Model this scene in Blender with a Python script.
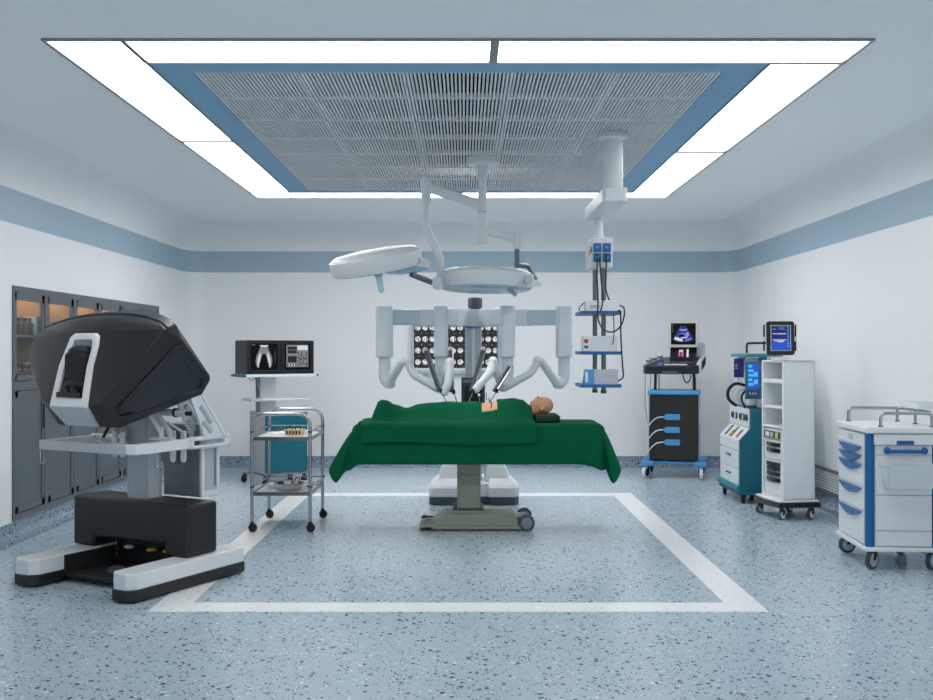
import bpy, bmesh, math, random
from mathutils import Vector, Matrix
random.seed(7)
R = math.radians
PI = math.pi
S = bpy.context.scene
COL = S.collection
for o in list(bpy.data.objects):
    bpy.data.objects.remove(o)

def lin(c):
    out = []
    for v in c:
        v = v / 255.0
        out.append(v / 12.92 if v <= 0.04045 else ((v + 0.055) / 1.055) ** 2.4)
    return (out[0], out[1], out[2], 1.0)

# ---------------------------------------------------------------- camera, world, exposure
H = 1.45
cam = bpy.data.cameras.new('camera')
cam.sensor_width = 36.0
cam.lens = 36.0 * 1011.0 / 933.0
cam.shift_x = 2.0 / 933.0
cam.shift_y = 0.5 / 933.0
cam.clip_start = 0.05
camo = bpy.data.objects.new('camera', cam)
COL.objects.link(camo)
camo.location = (0, 0, H)
camo.rotation_euler = (R(90), 0, 0)
S.camera = camo
W = bpy.data.worlds.new('world')
S.world = W
W.use_nodes = True
W.node_tree.nodes['Background'].inputs[0].default_value = (0.97, 0.985, 1.0, 1)
W.node_tree.nodes['Background'].inputs[1].default_value = 0.95
S.view_settings.view_transform = 'Standard'
S.view_settings.look = 'None'
S.view_settings.gamma = 1
S.view_settings.exposure = 0.0
S.view_settings.use_curve_mapping = False
S.cycles.max_bounces = 16
S.cycles.diffuse_bounces = 12
PANEL_STRENGTH = 8.8

# ---------------------------------------------------------------- materials
MATS = {}
def mat(name, rgb, rough=0.5, metal=0.0, var=0.0, vscale=8.0, bump=0.0, bscale=60.0, alpha=None, emit=None, estr=1.0, trans=0.0, coat=0.0, spec=None):
    if name in MATS:
        return MATS[name]
    m = bpy.data.materials.new(name)
    m.use_nodes = True
    nt = m.node_tree
    b = nt.nodes['Principled BSDF']
    c = lin(rgb)
    b.inputs['Base Color'].default_value = c
    b.inputs['Roughness'].default_value = rough
    b.inputs['Metallic'].default_value = metal
    if coat: b.inputs['Coat Weight'].default_value = coat
    if spec is not None: b.inputs['Specular IOR Level'].default_value = spec
    if trans: b.inputs['Transmission Weight'].default_value = trans
    if alpha is not None: b.inputs['Alpha'].default_value = alpha
    tc = nt.nodes.new('ShaderNodeTexCoord')
    v = var if var else 0.03
    n = nt.nodes.new('ShaderNodeTexNoise')
    n.inputs['Scale'].default_value = vscale
    n.inputs['Detail'].default_value = 4
    nt.links.new(tc.outputs['Object'], n.inputs['Vector'])
    mx = nt.nodes.new('ShaderNodeMix')
    mx.data_type = 'RGBA'
    mx.inputs[6].default_value = tuple(x * (1 - v) for x in c[:3]) + (1,)
    mx.inputs[7].default_value = tuple(min(1, x * (1 + v)) for x in c[:3]) + (1,)
    nt.links.new(n.outputs[0], mx.inputs[0])
    nt.links.new(mx.outputs[2], b.inputs['Base Color'])
    if bump:
        n2 = nt.nodes.new('ShaderNodeTexNoise')
        n2.inputs['Scale'].default_value = bscale
        nt.links.new(tc.outputs['Object'], n2.inputs['Vector'])
        bp = nt.nodes.new('ShaderNodeBump')
        bp.inputs['Strength'].default_value = bump
        bp.inputs['Distance'].default_value = 0.01
        nt.links.new(n2.outputs[0], bp.inputs['Height'])
        nt.links.new(bp.outputs[0], b.inputs['Normal'])
    if emit:
        b.inputs['Emission Color'].default_value = lin(emit)
        b.inputs['Emission Strength'].default_value = estr
    MATS[name] = m
    return m

wall_m = mat('wall paint', (240, 241, 242), 0.45, var=0.01, vscale=1.5)
band_m = mat('blue band paint', (164, 188, 204), 0.45, var=0.01)
ceil_m = mat('ceiling paint', (245, 247, 248), 0.6, var=0.01, vscale=1.0)
bluepan_m = mat('blue ceiling border', (124, 172, 206), 0.5, var=0.01)
trim_m = mat('grey aluminium trim', (140, 147, 154), 0.4, 0.6)
panel_m = mat('lit diffuser', (255, 255, 255), 0.5, emit=(255, 253, 250), estr=PANEL_STRENGTH)
panel_far_m = mat('brighter lit diffuser', (255, 255, 255), 0.5, emit=(255, 253, 250), estr=PANEL_STRENGTH * 2.1)
panel_side_m = mat('dimmer lit diffuser', (255, 255, 255), 0.5, emit=(255, 253, 250), estr=PANEL_STRENGTH * 0.72)
slat_m = mat('brushed slat', (222, 224, 227), 0.6, 0.05)
tilefr_m = mat('slat tile frame', (222, 225, 228), 0.5, 0.1)
plenum_m = mat('dark plenum', (22, 24, 27), 0.9)
white_m = mat('white enamel', (226, 229, 231), 0.32)
whitep_m = mat('white plastic', (218, 222, 225), 0.4)
coolwhite_m = mat('cool white shell', (216, 224, 229), 0.3, coat=0.3)
palegrey_m = mat('pale grey plastic', (182, 189, 195), 0.4)
midgrey_m = mat('mid grey metal', (128, 135, 141), 0.4, 0.3)
greypost_m = mat('grey post metal', (110, 117, 122), 0.35, 0.6)
cab_m = mat('grey cabinet lacquer', (92, 99, 105), 0.36, 0.1)
cabdark_m = mat('dark cabinet gasket', (52, 57, 61), 0.5)
beige_m = mat('beige cabinet lining', (150, 126, 100), 0.6)
black_m = mat('black moulded plastic', (24, 25, 27), 0.38)
blackgl_m = mat('black gloss', (16, 17, 19), 0.15)
blackmat_m = mat('matt black rubber', (24, 25, 26), 0.7)
navyblk_m = mat('blue black panel', (20, 26, 34), 0.3)
slate_m = mat('dark slate plastic', (66, 75, 84), 0.45)
steel_m = mat('polished steel', (176, 178, 180), 0.22, 1.0)
darksteel_m = mat('dull steel', (120, 124, 128), 0.32, 0.9)
olive_m = mat('olive grey enamel', (134, 142, 128), 0.42)
olived_m = mat('dark olive gasket', (60, 66, 58), 0.5)
teal_m = mat('teal enamel', (8, 98, 116), 0.38)
teall_m = mat('light teal enamel', (46, 130, 144), 0.38)
blue_m = mat('royal blue plastic', (6, 94, 158), 0.35)
sky_m = mat('sky blue plastic', (72, 150, 206), 0.38)
navy_m = mat('navy plastic', (34, 62, 110), 0.4)
skin_m = mat('mannequin skin', (214, 160, 120), 0.5, var=0.06, vscale=30)
yellow_m = mat('yellow plastic', (214, 170, 30), 0.45)
red_m = mat('red plastic', (180, 34, 40), 0.45)
tan_m = mat('tan tray material', (214, 184, 142), 0.6, var=0.1, vscale=60)
amber_m = mat('amber bottle glass', (66, 32, 18), 0.2)
tintglass_m = mat('pale blue acrylic', (170, 214, 232), 0.12, alpha=0.5)
clear_m = mat('clear acrylic', (232, 238, 241), 0.1, alpha=0.55)
glass_m = mat('cabinet glass', (200, 214, 220), 0.05, alpha=0.05, spec=.2)
cable_m = mat('black cable', (22, 23, 25), 0.5)
wcable_m = mat('grey cable', (176, 180, 184), 0.5)

def emat(name, rgb, s=1.0):
    return mat(name, tuple(int(v * 0.2) for v in rgb), 0.25, emit=rgb, estr=s)
scr_white = emat('screen white', (225, 232, 238), 0.8)
scr_grey = emat('screen grey', (140, 146, 150), 0.7)
scr_black = mat('screen black', (6, 7, 8), 0.4, spec=.15)
scr_navy = emat('screen navy', (20, 34, 120), 0.8)
scr_blue = emat('screen blue', (30, 80, 200), 0.9)
scr_cyan = emat('screen cyan', (70, 190, 230), 0.9)
scr_pink = emat('screen pink', (220, 110, 170), 0.8)
scr_brown = emat('screen brown', (40, 32, 26), 0.6)

def cloth_mat():
    m = mat('green surgical cloth', (0, 86, 56), 0.85, var=0.06, vscale=5, bump=0.1, bscale=300)
    b = m.node_tree.nodes['Principled BSDF']
    b.inputs['Sheen Weight'].default_value = 0.0
    b.inputs['Specular IOR Level'].default_value = 0.12
    return m
green_m = cloth_mat()
greend_m = mat('dark green cushion cover', (3, 56, 38), 0.75, bump=0.1, bscale=200)

def N(nt, t, **kw):
    n = nt.nodes.new(t)
    for k, v in kw.items():
        setattr(n, k, v)
    return n
def vinyl(name, base, base2, dark, light, amt):
    m = bpy.data.materials.new(name)
    m.use_nodes = True
    nt = m.node_tree
    L = nt.links.new
    b = nt.nodes['Principled BSDF']
    tc = N(nt, 'ShaderNodeTexCoord')
    mp = N(nt, 'ShaderNodeMapping')
    mp.inputs['Scale'].default_value = (1.0, 1.0, 1.0)
    L(tc.outputs['Object'], mp.inputs[0])
    nz = N(nt, 'ShaderNodeTexNoise'); nz.inputs['Scale'].default_value = 1.3; nz.inputs['Detail'].default_value = 5
    L(mp.outputs[0], nz.inputs['Vector'])
    nf = N(nt, 'ShaderNodeTexNoise'); nf.inputs['Scale'].default_value = 90; nf.inputs['Detail'].default_value = 2
    L(mp.outputs[0], nf.inputs['Vector'])
    ad = N(nt, 'ShaderNodeMath', operation='MULTIPLY_ADD'); ad.inputs[1].default_value = 0.45
    L(nz.outputs[0], ad.inputs[0])
    ml = N(nt, 'ShaderNodeMath', operation='MULTIPLY'); ml.inputs[1].default_value = 0.55
    L(nf.outputs[0], ml.inputs[0]); L(ml.outputs[0], ad.inputs[2])
    mx = N(nt, 'ShaderNodeMix', data_type='RGBA')
    mx.inputs[6].default_value = lin(base); mx.inputs[7].default_value = lin(base2)
    L(ad.outputs[0], mx.inputs[0])
    cur = mx.outputs[2]
    # warped coordinates for irregular chips
    wn = N(nt, 'ShaderNodeTexNoise'); wn.inputs['Scale'].default_value = 40
    L(mp.outputs[0], wn.inputs['Vector'])
    vm = N(nt, 'ShaderNodeVectorMath', operation='MULTIPLY_ADD')
    vm.inputs[1].default_value = (0.022, 0.022, 0.022)
    L(wn.outputs['Color'], vm.inputs[0]); L(mp.outputs[0], vm.inputs[2])
    for sc, rad, sel, colr, off in ((27, 0.30, amt, dark, 0), (30, 0.27, amt + 0.14, light, 5), (60, 0.33, amt, dark, 9), (62, 0.33, amt + 0.12, light, 13)):
        of = N(nt, 'ShaderNodeVectorMath', operation='ADD'); of.inputs[1].default_value = (off, off * 0.7, 0)
        L(vm.outputs[0], of.inputs[0])
        vo = N(nt, 'ShaderNodeTexVoronoi'); vo.inputs['Scale'].default_value = sc
        L(of.outputs[0], vo.inputs['Vector'])
        lt = N(nt, 'ShaderNodeMath', operation='LESS_THAN'); lt.inputs[1].default_value = rad
        L(vo.outputs['Distance'], lt.inputs[0])
        sp = N(nt, 'ShaderNodeSeparateColor'); L(vo.outputs['Color'], sp.inputs[0])
        gt = N(nt, 'ShaderNodeMath', operation='GREATER_THAN'); gt.inputs[1].default_value = sel
        L(sp.outputs[0], gt.inputs[0])
        mu = N(nt, 'ShaderNodeMath', operation='MULTIPLY'); L(lt.outputs[0], mu.inputs[0]); L(gt.outputs[0], mu.inputs[1])
        m2 = N(nt, 'ShaderNodeMix', data_type='RGBA'); m2.inputs[7].default_value = lin(colr)
        L(mu.outputs[0], m2.inputs[0]); L(cur, m2.inputs[6])
        cur = m2.outputs[2]
    L(cur, b.inputs['Base Color'])
    b.inputs['Roughness'].default_value = 0.22
    b.inputs['Specular IOR Level'].default_value = 0.55
    n2 = N(nt, 'ShaderNodeTexNoise'); n2.inputs['Scale'].default_value = 14
    L(mp.outputs[0], n2.inputs['Vector'])
    bp = N(nt, 'ShaderNodeBump'); bp.inputs['Strength'].default_value = 0.03; bp.inputs['Distance'].default_value = 0.01
    L(n2.outputs[0], bp.inputs['Height']); L(bp.outputs[0], b.inputs['Normal'])
    return m
floor_m = vinyl('speckled blue vinyl', (164, 184, 197), (182, 198, 208), (46, 64, 94), (222, 228, 230), 0.75)
cove_m = vinyl('shade-darkened blue cove vinyl', (118, 138, 156), (136, 154, 170), (44, 62, 92), (200, 209, 216), 0.72)  # same vinyl as the floor, base colours darkened to paint in wall-foot shade
line_m = vinyl('white vinyl inlay', (240, 241, 243), (246, 247, 248), (214, 219, 224), (250, 250, 250), 0.8)

def scan_mat():
    m = bpy.data.materials.new('radiograph film')
    m.use_nodes = True
    nt = m.node_tree
    L = nt.links.new
    b = nt.nodes['Principled BSDF']
    tc = N(nt, 'ShaderNodeTexCoord')
    sx = N(nt, 'ShaderNodeSeparateXYZ'); L(tc.outputs['Object'], sx.inputs[0])
    def mth(op, a, bb=None, c=None):
        n = N(nt, 'ShaderNodeMath', operation=op)
        for i, v in enumerate((a, bb, c)):
            if v is None: continue
            if isinstance(v, (int, float)): n.inputs[i].default_value = v
            else: L(v, n.inputs[i])
        return n.outputs[0]
    fx = mth('SUBTRACT', mth('FRACT', mth('DIVIDE', sx.outputs[0], 0.0905)), 0.5)
    fz = mth('SUBTRACT', mth('FRACT', mth('DIVIDE', sx.outputs[2], 0.1425)), 0.5)
    dx = mth('MULTIPLY', fx, 0.0905); dz = mth('MULTIPLY', fz, 0.1425)
    d = mth('SQRT', mth('ADD', mth('MULTIPLY', dx, dx), mth('MULTIPLY', dz, dz)))
    nz = N(nt, 'ShaderNodeTexNoise'); nz.inputs['Scale'].default_value = 48; nz.inputs['Detail'].default_value = 3
    L(tc.outputs['Object'], nz.inputs['Vector'])
    dd = mth('ADD', d, mth('MULTIPLY', mth('SUBTRACT', nz.outputs[0], 0.5), 0.022))
    blob = mth('LESS_THAN', dd, 0.036)
    tex = mth('MULTIPLY_ADD', mth('GREATER_THAN', nz.outputs[0], 0.47), 0.65, 0.22)
    small = mth('MULTIPLY', mth('GREATER_THAN', mth('ABSOLUTE', fz), 0.42), mth('GREATER_THAN', nz.outputs[0], 0.60))
    v = mth('MAXIMUM', mth('MULTIPLY', blob, tex), mth('MULTIPLY', small, 0.4))
    cc = N(nt, 'ShaderNodeCombineColor')
    L(mth('MULTIPLY', v, 0.95), cc.inputs[0]); L(v, cc.inputs[1]); L(v, cc.inputs[2])
    b.inputs['Base Color'].default_value = (0.01, 0.01, 0.012, 1)
    b.inputs['Roughness'].default_value = 0.3
    L(cc.outputs[0], b.inputs['Emission Color'])
    b.inputs['Emission Strength'].default_value = 0.9
    return m
film_m = scan_mat()

# ---------------------------------------------------------------- mesh builder
class MB:
    def __init__(self):
        self.bm = bmesh.new()
        self.mats = []
        self.M = Matrix.Identity(4)
    def mi(self, m):
        if m is None:
            if not self.mats: self.mats.append(None)
            return 0
        if m not in self.mats: self.mats.append(m)
        return self.mats.index(m)
    def _f(self, vs, m):
        try:
            f = self.bm.faces.new(vs)
            f.material_index = m
            return f
        except ValueError:
            return None
    def v(self, p):
        return self.bm.verts.new(self.M @ Vector(p))
    def box(self, x0, x1, y0, y1, z0, z1, m=None):
        i = self.mi(m)
        v = [self.v(p) for p in ((x0,y0,z0),(x1,y0,z0),(x1,y1,z0),(x0,y1,z0),(x0,y0,z1),(x1,y0,z1),(x1,y1,z1),(x0,y1,z1))]
        for q in ((0,3,2,1),(4,5,6,7),(0,1,5,4),(1,2,6,5),(2,3,7,6),(3,0,4,7)):
            self._f([v[k] for k in q], i)
        return self
    def prism(self, poly, axis, a0, a1, m=None):
        """poly: 2-D points; axis x -> (y,z), y -> (x,z), z -> (x,y)"""
        i = self.mi(m)
        def P(q, a):
            return {'x': (a, q[0], q[1]), 'y': (q[0], a, q[1]), 'z': (q[0], q[1], a)}[axis]
        A = [self.v(P(q, a0)) for q in poly]
        B = [self.v(P(q, a1)) for q in poly]
        n = len(poly)
        self._f(A, i); self._f(B[::-1], i)
        for k in range(n):
            self._f([A[k], B[k], B[(k+1) % n], A[(k+1) % n]], i)
        return self
    def hull(self, pts, m=None):
        i = self.mi(m)
        vs = [self.v(p) for p in pts]
        r = bmesh.ops.convex_hull(self.bm, input=vs)
        for g in r['geom']:
            if isinstance(g, bmesh.types.BMFace): g.material_index = i
        junk = [g for g in r['geom_interior'] + r['geom_unused'] if isinstance(g, bmesh.types.BMVert) and g.is_valid]
        if junk: bmesh.ops.delete(self.bm, geom=list(set(junk)), context='VERTS')
        return self
    def ring(self, c, d, r, seg, ref=None, r2=None):
        d = Vector(d).normalized()
        ref = Vector(ref) if ref else (Vector((0,0,1)) if abs(d.z) < 0.95 else Vector((1,0,0)))
        a = d.cross(ref).normalized(); b = a.cross(d).normalized()
        r2 = r2 if r2 else r
        return [self.v(Vector(c) + a * (math.cos(2*PI*k/seg) * r) + b * (math.sin(2*PI*k/seg) * r2)) for k in range(seg)]
    def loft(self, rings, m=None, cap=True):
        i = self.mi(m)
        for A, B in zip(rings, rings[1:]):
            n = len(A)
            for k in range(n):
                self._f([A[k], A[(k+1) % n], B[(k+1) % n], B[k]], i)
        if cap:
            self._f(rings[0][::-1], i); self._f(rings[-1], i)
        return self
    def cyl(self, p, q, r, r2=None, seg=20, m=None):
        d = Vector(q) - Vector(p)
        r2 = r if r2 is None else r2
        return self.loft([self.ring(p, d, r, seg), self.ring(q, d, r2, seg)], m)
    def lathe(self, prof, c=(0,0,0), d=(0,0,1), seg=32, m=None):
        """prof list of (radius, height along d)"""
        c = Vector(c); d = Vector(d).normalized()
        return self.loft([self.ring(c + d * h, d, max(r, 1e-4), seg) for r, h in prof], m)
    def tube(self, pts, r, seg=10, m=None, closed=False, r2=None):
        pts = [Vector(p) for p in pts]
        n = len(pts)
        rings = []
        up = None
        for k in range(n):
            if closed:
                t = (pts[(k+1) % n] - pts[k-1]).normalized()
            else:
                t = (pts[min(k+1, n-1)] - pts[max(k-1, 0)]).normalized()
            if up is None:
                up = Vector((0,0,1)) if abs(t.z) < 0.9 else Vector((0,1,0))
            a = t.cross(up).normalized(); b = a.cross(t).normalized()
            up = b
            rr = r[k] if isinstance(r, (list, tuple)) else r
            rb = r2 if r2 else rr
            rings.append([self.v(pts[k] + a * (math.cos(2*PI*j/seg)*rr) + b * (math.sin(2*PI*j/seg)*rb)) for j in range(seg)])
        if closed:
            rings.append(rings[0])
            return self.loft(rings, m, cap=False)
        return self.loft(rings, m)
    def ball(self, c, r, m=None, seg=16, rot=None):
        rx, ry, rz = r if isinstance(r, (tuple, list)) else (r, r, r)
        i = self.mi(m)
        mt = self.M @ Matrix.Translation(Vector(c)) @ (rot if rot else Matrix.Identity(4)) @ Matrix.Diagonal((rx, ry, rz, 1))
        g = bmesh.ops.create_uvsphere(self.bm, u_segments=seg, v_segments=max(6, seg * 2 // 3), radius=1, matrix=mt)
        for vv in g['verts']:
            for f in vv.link_faces: f.material_index = i
        return self
    def quad(self, pts, m=None):
        i = self.mi(m)
        self._f([self.v(p) for p in pts], i)
        return self
    def build(self, name, m=None, parent=None, bevel=0.0, smooth=True, seg=2, angle=35, recalc=True):
        if recalc: bmesh.ops.recalc_face_normals(self.bm, faces=self.bm.faces[:])
        me = bpy.data.meshes.new(name)
        self.bm.to_mesh(me); self.bm.free()
        ms = [x if x else m for x in self.mats] if self.mats else [m]
        for x in ms: me.materials.append(x)
        if smooth:
            me.shade_smooth()
            me.set_sharp_from_angle(angle=R(angle))
        o = bpy.data.objects.new(name, me)
        COL.objects.link(o)
        if parent: o.parent = parent
        if bevel:
            b = o.modifiers.new('bevel', 'BEVEL')
            b.width = bevel; b.segments = seg; b.limit_method = 'ANGLE'; b.angle_limit = R(40)
            b.harden_normals = False
        return o

def fillet(pts, r, n=5):
    pts = [Vector(p) for p in pts]
    out = [pts[0]]
    for k in range(1, len(pts) - 1):
        a, b, c = pts[k-1], pts[k], pts[k+1]
        rr = min(r, (a-b).length * 0.49, (c-b).length * 0.49)
        p = b + (a-b).normalized() * rr; q = b + (c-b).normalized() * rr
        for j in range(n + 1):
            t = j / n
            out.append((1-t)**2 * p + 2*t*(1-t) * b + t*t * q)
    out.append(pts[-1])
    return out
def spline(pts, n=8):
    P = [Vector(p) for p in pts]
    P = [P[0] * 2 - P[1]] + P + [P[-1] * 2 - P[-2]]
    out = []
    for k in range(1, len(P) - 2):
        a, b, c, d = P[k-1:k+3]
        for j in range(n):
            t = j / n
            out.append(0.5 * ((2*b) + (c-a)*t + (2*a-5*b+4*c-d)*t*t + (3*b-a-3*c+d)*t**3))
    out.append(P[-2])
    return out
def rrect(x0, x1, y0, y1, r, n=5):
    pts = []
    for cx, cy, a in ((x1-r, y1-r, 0), (x0+r, y1-r, 90), (x0+r, y0+r, 180), (x1-r, y0+r, 270)):
        for k in range(n + 1):
            t = R(a + 90 * k / n)
            pts.append((cx + r*math.cos(t), cy + r*math.sin(t)))
    return pts
def thing(name, label, cat, loc=(0,0,0), rz=0, group=None):
    o = bpy.data.objects.new(name, None)
    o.empty_display_size = 0.1
    COL.objects.link(o)
    o.location = loc; o.rotation_euler = (0, 0, R(rz))
    return tag(o, label, cat, group)
def tag(o, label, cat, group=None):
    o['label'] = label; o['category'] = cat
    if group: o['group'] = group
    return o
def struct(o):
    o['kind'] = 'structure'
    return o
def dup(root, loc=None, rz=None, label=None):
    r = root.copy(); COL.objects.link(r)
    if loc: r.location = loc
    if rz is not None: r.rotation_euler = (0, 0, R(rz))
    if label: r['label'] = label
    for ch in list(root.children):
        c = ch.copy(); COL.objects.link(c); c.parent = r
        for g in list(ch.children):
            d = g.copy(); COL.objects.link(d); d.parent = c
    return r
def copy_part(ch, parent, loc):
    c = ch.copy(); COL.objects.link(c); c.parent = parent; c.location = loc
    for g in list(ch.children):
        d = g.copy(); COL.objects.link(d); d.parent = c
    return c

# ================================================================ THE ROOM
XL, XR, YB, YF = -3.47, 3.38, 12.63, -1.2
CZ = 3.02
RC = 0.28      # corner cove
def plan(side):
    """plan points with inward normals"""
    out = []
    if side == 'left':
        out = [(XL, YF, 1, 0), (XL, YB - RC, 1, 0)]
        for k in range(1, 5):
            a = R(45 * k / 4)
            out.append((XL + RC - RC*math.cos(a), YB - RC + RC*math.sin(a), math.cos(a), -math.sin(a)))
    elif side == 'back':
        for k in range(4, 9):
            a = R(90 * k / 8)
            out.append((XL + RC - RC*math.cos(a), YB - RC + RC*math.sin(a), math.cos(a), -math.sin(a)))
        for k in range(8, 3, -1):
            a = R(90 * k / 8)
            out.append((XR - RC + RC*math.cos(a), YB - RC + RC*math.sin(a), -math.cos(a), -math.sin(a)))
    else:
        out = [(XR, YF, -1, 0), (XR, YB - RC, -1, 0)]
        for k in range(1, 5):
            a = R(45 * k / 4)
            out.append((XR - RC + RC*math.cos(a), YB - RC + RC*math.sin(a), -math.cos(a), -math.sin(a)))
    return out
def sweep(mb, pl, prof):
    rows = []
    for (x, y, nx, ny) in pl:
        rows.append([mb.v((x + nx*i, y + ny*i, z)) for i, z in prof])
    for A, B in zip(rows, rows[1:]):
        for k in range(len(prof) - 1):
            mb._f([A[k], B[k], B[k+1], A[k+1]], 0)
SK = 0.13
CR = 0.30
cove_prof = [(0, 2.69), (0, CZ - CR)] + [(CR - CR*math.cos(R(90*k/10)), CZ - CR + CR*math.sin(R(90*k/10))) for k in range(1, 11)]
sk_prof = [(0, SK)] + [(0.11 - 0.11*math.cos(R(90*k/8)), 0.11 - 0.11*math.sin(R(90*k/8)) + 0.001) for k in range(0, 9)] + [(0.12, 0.001)]
CY0, CY1, CZ0, CZ1 = 7.75, 11.45, 0.135, 1.95
n = 0
for side in ('left', 'back', 'right'):
    pl = plan(side)
    mb = MB()
    if side == 'left':
        sweep(mb, [(XL, YF, 1, 0), (XL, CY0, 1, 0)], [(0, SK), (0, 2.425)])
        sweep(mb, [(XL, CY0, 1, 0), (XL, CY1, 1, 0)], [(0, CZ1), (0, 2.425)])
        sweep(mb, [(XL, CY1, 1, 0)] + pl[1:], [(0, SK), (0, 2.425)])
    else:
        sweep(mb, pl, [(0, SK), (0, 2.425)])
    sweep(mb, pl, cove_prof)
    struct(mb.build('wall_' + side, wall_m, recalc=False, angle=50))
    mb = MB(); sweep(mb, pl, [(0, 2.425), (0, 2.69)])
    n += 1
    struct(mb.build('trim_%d' % n, band_m, recalc=False, angle=50))
    mb = MB(); sweep(mb, pl, sk_prof)
    struct(mb.build('baseboard_' + side, cove_m, recalc=False, angle=50))
FX0, FX1, FY0, FY1, FW = -1.76, 1.69, 5.61, 10.28, 0.2
mb = MB(); mb.box(XL - 0.1, XR + 0.1, YF, YB + 0.1, -0.1, 0)
struct(mb.build('floor', floor_m, smooth=False))
mb = MB()
for (a, b, c, d) in ((FX0, FX1, FY0, FY0+FW), (FX0, FX1, FY1-FW, FY1), (FX0, FX0+FW, FY0+FW, FY1-FW), (FX1-FW, FX1, FY0+FW, FY1-FW)):
    mb.box(a, b, c, d, 0.0, 0.0015)
n += 1
struct(mb.build('trim_%d' % n, line_m, smooth=False))
# ceiling with the rectangular light trough
LX0, LX1, LY0, LY1 = -2.13, 2.066, 5.08, 10.34
mb = MB()
mb.box(XL, LX0, YF, YB, CZ, CZ + 0.1); mb.box(LX1, XR, YF, YB, CZ, CZ + 0.1)
mb.box(LX0, LX1, YF, LY0, CZ, CZ + 0.1); mb.box(LX0, LX1, LY1, YB, CZ, CZ + 0.1)
struct(mb.build('ceiling', ceil_m, smooth=False))
SW = 0.405
mb = MB()
t = 0.012
for (a, b, c, d) in ((LX0, LX1, LY0, LY0+t), (LX0, LX1, LY1-t, LY1), (LX0, LX0+t, LY0+t, LY1-t), (LX1-t, LX1, LY0+t, LY1-t)):
    mb.box(a, b, c, d, CZ - 0.012, CZ + 0.06)
n += 1
struct(mb.build('trim_%d' % n, trim_m, smooth=False))
# blue border
GX0, GX1, GY0, GY1 = -1.53, 1.452, 5.70, 9.89
IX0, IX1, IY0, IY1 = LX0 + SW, LX1 - SW, LY0 + SW, LY1 - 0.33
mb = MB()
for (a, b, c, d) in ((IX0, IX1, IY0, GY0), (IX0, IX1, GY1, IY1), (IX0, GX0, GY0, GY1), (GX1, IX1, GY0, GY1)):
    mb.box(a, b, c, d, CZ - 0.004, CZ + 0.08)
n += 1
struct(mb.build('trim_%d' % n, bluepan_m, smooth=False))
mb = MB()
mb.box(LX0, LX1, LY0, LY1, CZ + 0.22, CZ + 0.24)
for (a, b, c, d) in ((LX0, LX1, LY0-.02, LY0), (LX0, LX1, LY1, LY1+.02), (LX0-.02, LX0, LY0, LY1), (LX1, LX1+.02, LY0, LY1)):
    mb.box(a, b, c, d, CZ + 0.1, CZ + 0.24)
n += 1
struct(mb.build('trim_%d' % n, plenum_m, smooth=False))
# light panels
def light_panel(a, b, c, d, label, pm_=None):
    o = thing('ceiling_light', label, 'ceiling light', ((a+b)/2, (c+d)/2, CZ), 0, 'linear ceiling light panels around the slatted ceiling')
    w, h = (b-a)/2, (d-c)/2
    f = MB(); t = 0.008
    for (p, q, r, s) in ((-w, w, -h, -h+t), (-w, w, h-t, h), (-w, -w+t, -h+t, h-t), (w-t, w, -h+t, h-t)):
        f.box(p, q, r, s, -0.012, 0.05)
    f.build('frame', trim_m, o, smooth=False)
    g = MB(); g.box(-w+t, w-t, -h+t, h-t, 0.0, 0.02); g.build('diffuser', pm_ or panel_m, o, smooth=False)
a0, a1, b0, b1 = LX0+t, LX1-t, LY0+t, LY1-t
ym, yr = 7.56, 7.96
light_panel(a0, IX0, b0, ym, 'long white ceiling light panel on the left side, nearer half', panel_side_m)
light_panel(a0, IX0, ym, IY1, 'white ceiling light panel on the left side, farther half', panel_side_m)
light_panel(IX0+.005, 0.14, b0, IY0, 'white ceiling light panel along the near edge, left of the middle joint')
light_panel(0.17, a1, b0, IY0, 'white ceiling light panel along the near edge, right of the middle joint')
light_panel(IX1, a1, IY0, yr, 'white ceiling light panel on the right side, nearer half', panel_side_m)
light_panel(IX1, a1, yr, IY1, 'white ceiling light panel on the right side, farther half', panel_side_m)
light_panel(a0, -0.03, IY1, b1, 'white ceiling light panel along the far edge, left half', panel_far_m)
light_panel(-0.03, a1, IY1, b1, 'white ceiling light panel along the far edge, right half', panel_far_m)
mb = MB(); mb.box(0.14, 0.17, b0, IY0, CZ-.012, CZ+.05); mb.box(IX0-.012, IX0+.005, b0, IY0, CZ-.012, CZ+.05)
mb.box(LX0, IX0, 7.535, 7.585, CZ-.012, CZ+.05); mb.box(IX1, LX1, 7.935, 7.985, CZ-.012, CZ+.05); mb.box(IX1, LX1, IY0-.02, IY0+.02, CZ-.014, CZ+.05)
mb.box(IX0-.004, IX1+.004, IY1-.004, IY1+.004, CZ-.01, CZ+.05)
n += 1
struct(mb.build('trim_%d' % n, trim_m, smooth=False))
# slatted tiles
TW, TH = (GX1-GX0)/5, (GY1-GY0)/7
tile = None
for iy in range(7):
    for ix in range(5):
        loc = (GX0 + TW*(ix+.5), GY0 + TH*(iy+.5), CZ)
        if tile is None:
            mb = MB()
            w, h = TW/2 - .004, TH/2 - .003
            for (p, q, r, s) in ((-w, w, -h, -h+.010), (-w, w, h-.010, h), (-w, -w+.014, -h, h), (w-.014, w, -h, h)):
                mb.box(p, q, r, s, -.002, .03, tilefr_m)
            for k in range(24):
                x = -w + .016 + (2*w-.032) * (k+.5) / 24
                mb.box(x-.0060, x+.0060, -h+.012, h-.012, .002, .028, slat_m)
            tile = mb.build('ceiling_grille', None, smooth=False)
            tag(tile, 'square grey slatted metal tile in the ceiling field inside the light ring', 'ceiling grille', 'slatted ceiling tiles inside the light ring')
            o = tile
        else:
            o = tile.copy(); COL.objects.link(o)
        o.location = loc
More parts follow.
